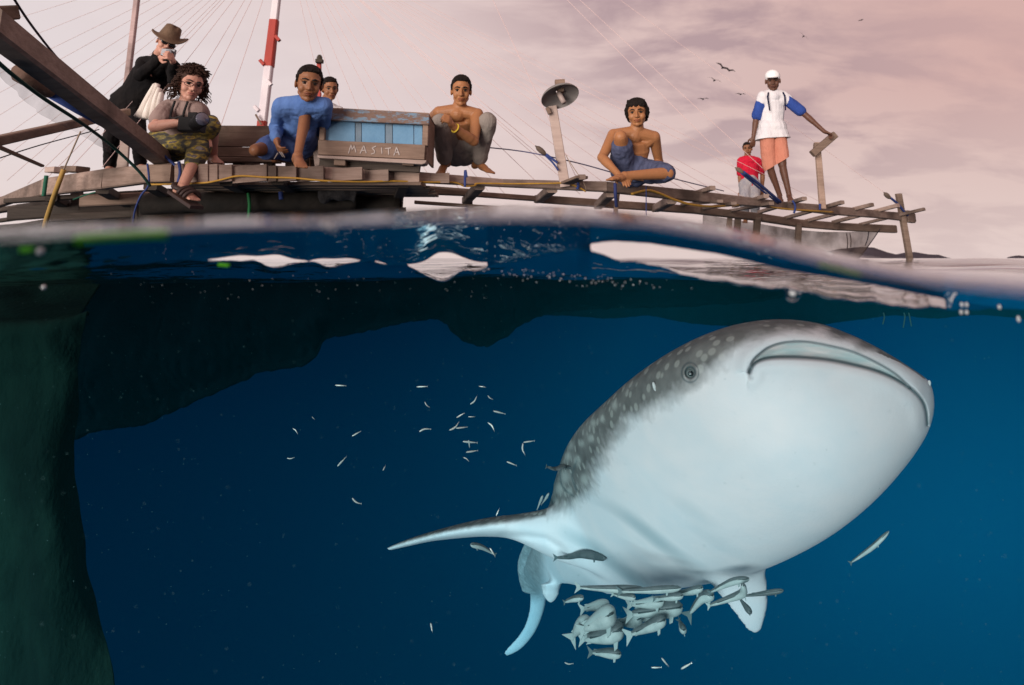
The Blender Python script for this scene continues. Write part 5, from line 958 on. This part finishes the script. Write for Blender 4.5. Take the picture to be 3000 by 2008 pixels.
netsheet('green_net', [[(-160, 930, 3.0), (0, 938, 2.95), (130, 944, 2.9), (215, 940, 2.88), (266, 926, 2.86)], [(-160, 960, 2.9), (0, 970, 2.85), (120, 968, 2.8), (200, 952, 2.8), (256, 938, 2.82)], [(-160, 1120, 2.95), (0, 1120, 2.95), (110, 1120, 2.9), (180, 1120, 2.9), (228, 1120, 2.95)], [(-160, 1400, 3.0), (0, 1400, 2.95), (100, 1400, 2.9), (170, 1400, 2.95), (211, 1400, 3.05)], [(-160, 1700, 3.05), (0, 1700, 3.0), (110, 1700, 2.95), (190, 1700, 3.0), (232, 1700, 3.1)], [(-160, 1900, 3.1), (0, 1900, 3.05), (120, 1900, 3.0), (220, 1900, 3.05), (290, 1900, 3.1)], [(-160, 2200, 3.2), (20, 2200, 3.15), (160, 2200, 3.1), (300, 2200, 3.1), (420, 2200, 3.1)]], netG, 'green net hanging like a curtain down the left edge under water', 70, 90, .10, 2)
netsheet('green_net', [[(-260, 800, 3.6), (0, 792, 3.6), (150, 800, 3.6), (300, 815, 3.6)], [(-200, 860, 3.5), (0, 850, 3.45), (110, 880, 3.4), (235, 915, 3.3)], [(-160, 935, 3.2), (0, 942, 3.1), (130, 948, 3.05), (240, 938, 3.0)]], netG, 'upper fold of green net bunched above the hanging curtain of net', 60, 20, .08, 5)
LB = [(170, 1292), (215, 1285), (300, 1255), (420, 1242), (480, 1215), (560, 1180), (640, 1145), (700, 1118), (760, 1090), (880, 1072), (930, 1042), (955, 992), (1050, 975), (1150, 950), (1250, 935), (1310, 952), (1360, 1000), (1420, 1014), (1480, 985), (1540, 945), (1620, 915), (1750, 905), (1950, 898), (2150, 890), (2300, 870)]
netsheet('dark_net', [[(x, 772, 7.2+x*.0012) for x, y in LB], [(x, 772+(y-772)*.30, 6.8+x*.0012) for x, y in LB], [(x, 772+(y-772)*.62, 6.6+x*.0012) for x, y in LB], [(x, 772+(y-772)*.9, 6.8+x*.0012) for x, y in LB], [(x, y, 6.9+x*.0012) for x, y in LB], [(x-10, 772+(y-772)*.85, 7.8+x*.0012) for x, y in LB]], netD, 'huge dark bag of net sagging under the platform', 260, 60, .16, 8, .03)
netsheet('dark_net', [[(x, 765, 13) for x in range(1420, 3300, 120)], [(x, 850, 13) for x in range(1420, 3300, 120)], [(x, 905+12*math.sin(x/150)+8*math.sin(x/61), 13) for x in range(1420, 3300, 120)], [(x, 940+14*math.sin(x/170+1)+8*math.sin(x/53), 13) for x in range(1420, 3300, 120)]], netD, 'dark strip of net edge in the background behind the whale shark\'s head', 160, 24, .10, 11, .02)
for x, l_ in ((2588, 34), (2648, 44), (2662, 40)): rope([U(x, 917, 6.4), U(x+3, 930, 6.4), U(x-2+(10 if x == 2662 else 0), 917+l_, 6.4)], .006, mat('pale thread', (.12, .2, .16), .9), {2588: 'leftmost pale thread hanging from the far net above the snout', 2648: 'middle pale thread hanging from the far net above the snout', 2662: 'curling right hand thread hanging from the far net above the snout'}[x], 'thread', 5, 4, 'thread')
# ------------------------------------------------------------------ fish
silv = mat('silver fish', (.62, .68, .66), .3, (.75, .78, .72), 60, metal=.2, spec=.6); slate = mat('fish back', (.035, .05, .055), .5); remB = mat('remora back', (.06, .075, .08), .45, (.12, .135, .14), 30, spec=.3); remW = mat('remora belly', (.29, .35, .35), .5, (.45, .51, .50), 20); finM = mat('fin', (.10, .14, .15), .6); finP = mat('pale fin', (.32, .39, .39), .6)
ORD = 'first second third fourth fifth sixth seventh eighth ninth tenth eleventh twelfth thirteenth fourteenth fifteenth sixteenth seventeenth eighteenth nineteenth twentieth twenty-first twenty-second twenty-third twenty-fourth twenty-fifth twenty-sixth twenty-seventh twenty-eighth twenty-ninth thirtieth'.split()
SF = [(512, 208, 78, 2, 0), (1133, 217, 78, -2, 0), (1594, 217, 50, 8, 0), (1175, 353, 52, 50, 1), (1528, 322, 78, -50, 1), (1657, 299, 46, 38, 1), (1723, 413, 88, 14, 0), (1428, 437, 66, -30, 0), (1511, 447, 46, 0, 0), (307, 457, 30, 45, 0), (168, 555, 54, 48, 1), (634, 577, 72, -30, 0), (1156, 551, 86, -14, 1), (1380, 520, 92, -40, 1), (1436, 530, 82, -6, 0), (1662, 521, 80, 52, 1), (1500, 640, 104, 5, 0), (1496, 655, 60, 84, 0), (1515, 711, 84, -8, 0), (1950, 636, 80, -8, 0), (1913, 690, 86, 82, 1), (132, 760, 52, -3, 1), (523, 790, 94, -48, 0), (848, 837, 46, -66, 0), (1472, 772, 50, 35, 1), (1818, 803, 76, 22, 0), (636, 1088, 78, 34, 1), (1713, 1177, 58, -68, 0)]
SF = [(800+x*.384, 1050+y*.384, l*.384, a, c) for x, y, l, a, c in SF]
SF += [(1264, 1838, 26, 80, 0), (1666, 1943, 24, 8, 1), (1922, 1956, 28, 0, 0), (1948, 1940, 30, 50, 0), (2010, 1952, 34, -30, 0), (1442, 1617, 26, 60, 0)]
SF.sort(key=lambda f: f[0]); ORD += ['thirty-first', 'thirty-second', 'thirty-third', 'thirty-fourth', 'thirty-fifth']
for i, (x, y, l, a, c) in enumerate(SF):
    Y = rnd.uniform(2.2, 3.0); a = R(a); dx, dy = math.cos(a)*l/2, math.sin(a)*l/2; bend = l*.12*c*(1 if i % 2 else -1); yaw = rnd.uniform(-.25, .25)
    pts = catmull([U(x-dx, y-dy, Y), U(x+bend*math.sin(a), y-bend*math.cos(a), Y+yaw*l*Y/F), U(x+dx, y+dy, Y+2*yaw*l*Y/F)], 5); L_ = l*Y/F; k = len(pts)
    rt = empty('silver_fish', U(x, y, Y), 'tiny silver fish, %s from the left in the scattered school' % ORD[i], 'fish', 'small silver fish scattered beside the whale shark')
    prof = [.012, .045, .06, .066, .068, .064, .058, .048, .036, .022, .012]
    m = MB(); m.tube(pts, [L_*p for p in prof], 8); me = m.mesh('body'); 
    link('body', me, silv, rt)
    d = (pts[-1]-pts[-2]).normalized(); u = Vector((0, 0, 1)); e_ = pts[-1]; m = MB(); m.add([e_-d*L_*.02+Vector((0, .001, 0)), e_+d*L_*.1+u*L_*.07, e_+d*L_*.05, e_+d*L_*.1-u*L_*.07, e_-d*L_*.02-Vector((0, .001, 0))], [(0, 1, 2), (0, 2, 3), (4, 2, 1), (4, 3, 2)]); m.build('tail_fin', silv, rt)
    m = MB(); m.tube([p+Vector((0, 0, L_*.045)) for p in pts[1:-2]], [L_*.012]+[L_*.028]*(k-5)+[L_*.012], 6); m.build('back_stripe', slate, rt, True)
    m = MB(); m.ball(pts[0].lerp(pts[1], .8)-pdir(x, y).normalized()*L_*.045, L_*.012, 8, 6); m.build('eye', pupM, rt, True)
def remora(pts2, w, lab, dark=.5, Y=None, tail=1, off=.05, pale=False, fins=True, back=1):
    """slender fish through sighted points, head first; w: thickness in pixels"""
    P3 = []
    for i, (x, y) in enumerate(pts2):
        if Y is None: q, _ = on_shark(x, y, off); P3.append(q if q.y < 4.6 else U(x, y, 2.9))
        else: P3.append(U(x, y, Y+(i*.03)))
    if Y is None: ym = sum(p.y for p in P3)/len(P3); P3 = [U(x, y, min(p.y, ym+.08)) for (x, y), p in zip(pts2, P3)]
    pts = catmull(P3, max(3, 12//(len(P3)-1))); k = len(pts); W = w*pts[k//2].y/F/2; L_ = sum((pts[i+1]-pts[i]).length for i in range(k-1))
    rt = empty('remora', pts[k//2], lab, 'fish', 'remoras clustered under the whale shark')
    def pr(t): return (min(1, (t/.16)**.55*.8+.05) if t < .16 else .85+.15*math.sin(min(1, (t-.16)/.2)*math.pi/2) if t < .36 else 1-.84*((t-.36)/.64)**1.15)
    t_ = [i/(k-1) for i in range(k)]
    up = Vector((0, 0, 1)); m = MB(); m.tube([p-up*W*.12*back for p in pts], [W*.95*pr(t) for t in t_], 12); link('body', m.mesh('body'), remW if not dark > .8 else remB, rt)
    m = MB(); m.tube([p+up*W*(.30 if dark < .8 else .15)*back for p in pts], [W*.82*pr(t) for t in t_], 12); link('dark_back', m.mesh('dark_back'), remB if not pale else finP, rt)
    vw = -pdir(*pts2[0]).normalized()
    m = MB(); m.tube([pts[i]+vw*W*.80*pr(t_[i])+up*W*.05 for i in range(1, int(k*.9))], W*.13, 5); link('side_stripe', m.mesh('side_stripe'), slate, rt)
    m = MB(); m.ball(pts[max(1, k//9)]+vw*W*.82*pr(.11)+up*W*.08, W*.11, 8, 6); m.build('eye', pupM, rt, True)
    def fin(name, i, vec, ln, ch, mt=None):
        p = pts[i]; d = (pts[min(i+1, k-1)]-pts[max(i-1, 0)]).normalized(); v = vec.normalized(); n_ = d.cross(v).normalized()*W*.06; m = MB()
        a = [p-d*ch*.5, p+d*ch*.5, p+d*(ch*.9)+v*ln, p+d*ch*.35+v*ln*.92]; vs = [q+n_ for q in a]+[q-n_ for q in a]
        m.add(vs, [(0, 1, 2, 3), (7, 6, 5, 4), (0, 4, 5, 1), (1, 5, 6, 2), (2, 6, 7, 3), (3, 7, 4, 0)]); m.build(name, mt or (finM if not pale else finP), rt)
    if fins:
        fin('pectoral_fin', int(k*.26), vw*.5-up*.8+Vector((.2, 0, 0)), W*1.7, W*.9, finP if dark < .8 else finM); fin('dorsal_fin', int(k*.62), up, W*.75, W*2.2); fin('anal_fin', int(k*.66), -up, W*.6, W*1.8, finP)
    if tail:
        d = (pts[-1]-pts[-2]).normalized(); v = d.cross(vw).normalized(); e_ = pts[-1]; n_ = d.cross(v).normalized()*W*.05; s_ = W*1.25*tail
        a = [e_-d*s_*.25+v*W*.12, e_+d*s_*.9+v*s_*.75, e_+d*s_*.55, e_+d*s_*.9-v*s_*.75, e_-d*s_*.25-v*W*.12]; m = MB(); m.add([q+n_ for q in a]+[q-n_ for q in a], [(0, 1, 2), (0, 2, 4), (2, 3, 4), (7, 6, 5), (9, 7, 5), (9, 8, 7)]+[(i, 5+i, 5+(i+1) % 5, (i+1) % 5) for i in range(5)]); m.build('tail_fin', finM if dark > .4 else finP, rt)
remora([(1775, 1638), (1740, 1628), (1700, 1624), (1665, 1632), (1632, 1634)], 20, 'dark remora alone across the pale lower belly', .9, off=.04)
remora([(1676, 1372), (1650, 1366), (1628, 1374), (1602, 1368)], 13, 'small dark remora on the left flank behind the gills', .9, off=.03)
remora([(2296, 1730), (2241, 1738), (2176, 1747)], 13, 'slim dark remora pointing right past the lower fin', .9, 2.75)
remora([(2196, 1697), (2153, 1703), (2114, 1719), (2082, 1735)], 17, 'remora curving down along the belly above the lower fin', .6, 2.72)
remora([(2176, 1712), (2176, 1738), (2130, 1757), (2080, 1774)], 20, 'bright white bellied remora bent sharply in front of the lower fin', .3, 2.66)
remora([(1996, 1724), (1903, 1730), (1822, 1733)], 17, 'long dark striped remora lying along the belly edge', .7, 2.8, 1.6)
remora([(1888, 1727), (1790, 1726), (1700, 1722)], 18, 'pale remora left of the long striped one on the belly edge', .3, 2.86, 1.6)
remora([(2002, 1746), (1957, 1751), (1920, 1754)], 17, 'small dark remora just below the long striped one', .7, 2.84)
remora([(2001, 1780), (1925, 1790), (1852, 1800)], 36, 'broad pale remora in the middle of the cluster', .3, 2.9, 1.1)
remora([(1800, 1796), (1760, 1816), (1712, 1842)], 48, 'fattest remora, blunt head turned to the right in the cluster', .3, 2.86, .8, pale=True)
remora([(1826, 1842), (1775, 1862), (1712, 1872)], 42, 'second fat remora directly below the fattest one', .3, 2.94, .8)
remora([(1951, 1815), (1903, 1836), (1850, 1858)], 29, 'remora with forked tail pointing down left in the cluster', .4, 2.85, 1.5)
remora([(1728, 1822), (1700, 1835), (1680, 1862)], 36, 'pale remora at the left end of the cluster, tail down', .3, 2.95, 1.4, pale=True)
remora([(1820, 1918), (1776, 1914), (1736, 1912)], 22, 'lone remora swimming under the cluster', .5, 2.95, 1.3)
remora([(1710, 1751), (1680, 1756), (1656, 1764)], 15, 'faint remora at the far left under the belly edge', .5, 3.1)
remora([(2004, 1850), (1998, 1838), (1990, 1820)], 20, 'remora seen head on, hanging right of the cluster', .5, 3.0, .8)
remora([(1862, 1751), (1834, 1749), (1798, 1742)], 16, 'light remora squeezed between belly edge and cluster', .3, 2.84)
remora([(2200, 1796), (2186, 1778), (2168, 1756)], 17, 'dark remora lying on the lower fin', .9, 2.74, .7)
remora([(2092, 1745), (2058, 1752), (2022, 1796)], 26, 'dim remora with a broad tail left of the lower fin', .7, 2.95, 1.5)
remora([(1945, 1762), (1900, 1768), (1850, 1772)], 26, 'pale remora directly under the long striped one', .3, 2.9, 1.2, pale=True)
remora([(1880, 1812), (1850, 1822), (1815, 1826)], 30, 'pale remora between the broad one and the fat pair', .3, 2.98, 1.2, pale=True)
remora([(2060, 1722), (2020, 1734), (1970, 1740)], 18, 'remora at the belly edge just right of the long striped one', .5, 2.86, 1.2)
remora([(1785, 1772), (1750, 1776), (1712, 1784)], 26, 'pale remora above the fattest one', .3, 3.0, 1.2, pale=True)
remora([(1930, 1800), (1890, 1806), (1862, 1826)], 24, 'greenish remora behind the broad pale one', .5, 3.0, 1.2)
remora([(2605, 1557), (2560, 1600), (2520, 1630), (2494, 1648)], 12, 'lone slim fish right of the belly, pointing up', .5, 2.5, 1.2)
remora([(1378, 1596), (1412, 1604), (1448, 1624)], 13, 'slim fish below the long left fin', .5, 3.2, 1)
remora([(1590, 1452), (1582, 1472), (1574, 1492)], 7, 'thin pale fish at the edge of the left fin root', .2, 3.0, .8)
remora([(1608, 1445), (1598, 1462), (1586, 1478)], 7, 'thin pale fish just right of another at the fin root', .2, 3.0, .8)
# ------------------------------------------------------------------ bubbles, drops, drifting specks, bit of green line
bubM = bpy.data.materials.new('bubble'); bubM.use_nodes = True; nt, N, L = nodes_of(bubM); o = nd(N, 'ShaderNodeOutputMaterial'); gl = nd(N, 'ShaderNodeBsdfGlossy'); gl.inputs['Roughness'].default_value = .03; tr = nd(N, 'ShaderNodeBsdfTransparent'); lw = nd(N, 'ShaderNodeLayerWeight'); lw.inputs[0].default_value = .35; mx = nd(N, 'ShaderNodeMixShader'); L.new(lw.outputs[1], mx.inputs[0]); L.new(tr.outputs[0], mx.inputs[1]); L.new(gl.outputs[0], mx.inputs[2]); L.new(mx.outputs[0], o.inputs[0])
dropM = mat('water drop', (.75, .78, .8), .12, spec=1)
def bubble(px, py, Y, r, lab, mt, sy=1): m = MB(); m.ball(U(px, py, Y), (r*Y/F, r*Y/F, r*sy*Y/F), 20, 14); tag(m.build('bubble', mt, None, True), lab, 'bubble')
bubble(2322, 862, .9, 22, 'round air bubble under the bright streak above the whale shark\'s head', bubM); bubble(2322, 858, .9, 11, 'bright air bubble nested inside the round bubble', dropM); bubble(2343, 858, .9, 5, 'tiny bubble at the right rim of the round bubble', dropM)
bubble(957, 658, .33, 17, 'bright water drop on the waterline left of centre', dropM, .7); bubble(975, 672, .33, 8, 'small drop touching the bright waterline drop', dropM)
for x, y, sy, lb in ((2818, 893, 2.0, 'left drop of the upper sparkling pair at far right'), (2832, 893, 2.0, 'right drop of the upper sparkling pair at far right'), (2816, 915, 1.9, 'left drop of the lower sparkling pair at far right'), (2832, 915, 1.9, 'right drop of the lower sparkling pair at far right'), (2984, 935, 2.6, 'long sparkling drop at the right edge'), (2928, 900, 2.0, 'faint drop between the sparkling pair and the right edge')): bubble(x, y, .8, 4.2, lb, dropM, sy*.8)
bubble(118, 737, .5, 11, 'pale drop under the waterline at far left', dropM); bubble(128, 842, .8, 7, 'small glint on the underside of the surface at far left', dropM)
r6 = random.Random(12); m = MB()
for i in range(90):
    x = r6.gauss(1640, 160); y = 800+(x-1500)*.09+r6.gauss(0, 9); Y = .95+r6.random()*.3; m.ball(U(x, y, Y), r6.uniform(.5, 2.4)*Y/F, 6, 4)
for i in range(60): x = r6.uniform(300, 1500); y = 830+r6.gauss(0, 22); Y = 1.2; m.ball(U(x, y, Y), r6.uniform(.4, 1.5)*Y/F, 6, 4)
tag(m.build('tiny_bubbles', dropM, None, True), 'row of tiny bubbles and froth specks under the surface', 'bubbles', kind='stuff')
m = MB()
for i in range(1500):
    Y = r6.uniform(.7, 4.5)**1; x = r6.uniform(-100, 3100); y = r6.uniform(800, 2050); p = U(x, y, Y)
    if x > 1500 and y < 1800 and Y > 2.0: continue
    r = r6.uniform(.0003, .0008)*(.6+.4*Y); m.add([p+Vector((r, 0, -r)), p+Vector((-r, 0, -r)), p+Vector((0, r, 0)), p+Vector((0, -r*.4, r))], [(0, 1, 2), (0, 3, 1), (1, 3, 2), (2, 3, 0)])
tag(m.build('plankton', mat('plankton', (.08, .17, .18), .9), None), 'drifting specks of plankton in the blue water', 'plankton', kind='stuff')
lime = mat('lime line', (.14, .72, .015), .6); rope([U(225, 704, .36), U(320, 694, .36), U(400, 690, .36), U(488, 687, .36)], .0030, lime, 'bright lime green line floating at the waterline at left'); rope([U(62, 733, .4), U(96, 732, .4)], .0018, lime, 'short bit of lime green line at far left under the waterline'); rope([U(640, 776, .75), U(672, 778, .75)], .002, lime, 'short bit of lime green line left of the bright patches')
rope([U(2400, 776, .40), U(2470, 792, .40), U(2520, 806, .40)], .0014, mat('leaf green', (.03, .14, .02), .7), 'dim green line along the waterline at right')
fix_parents()
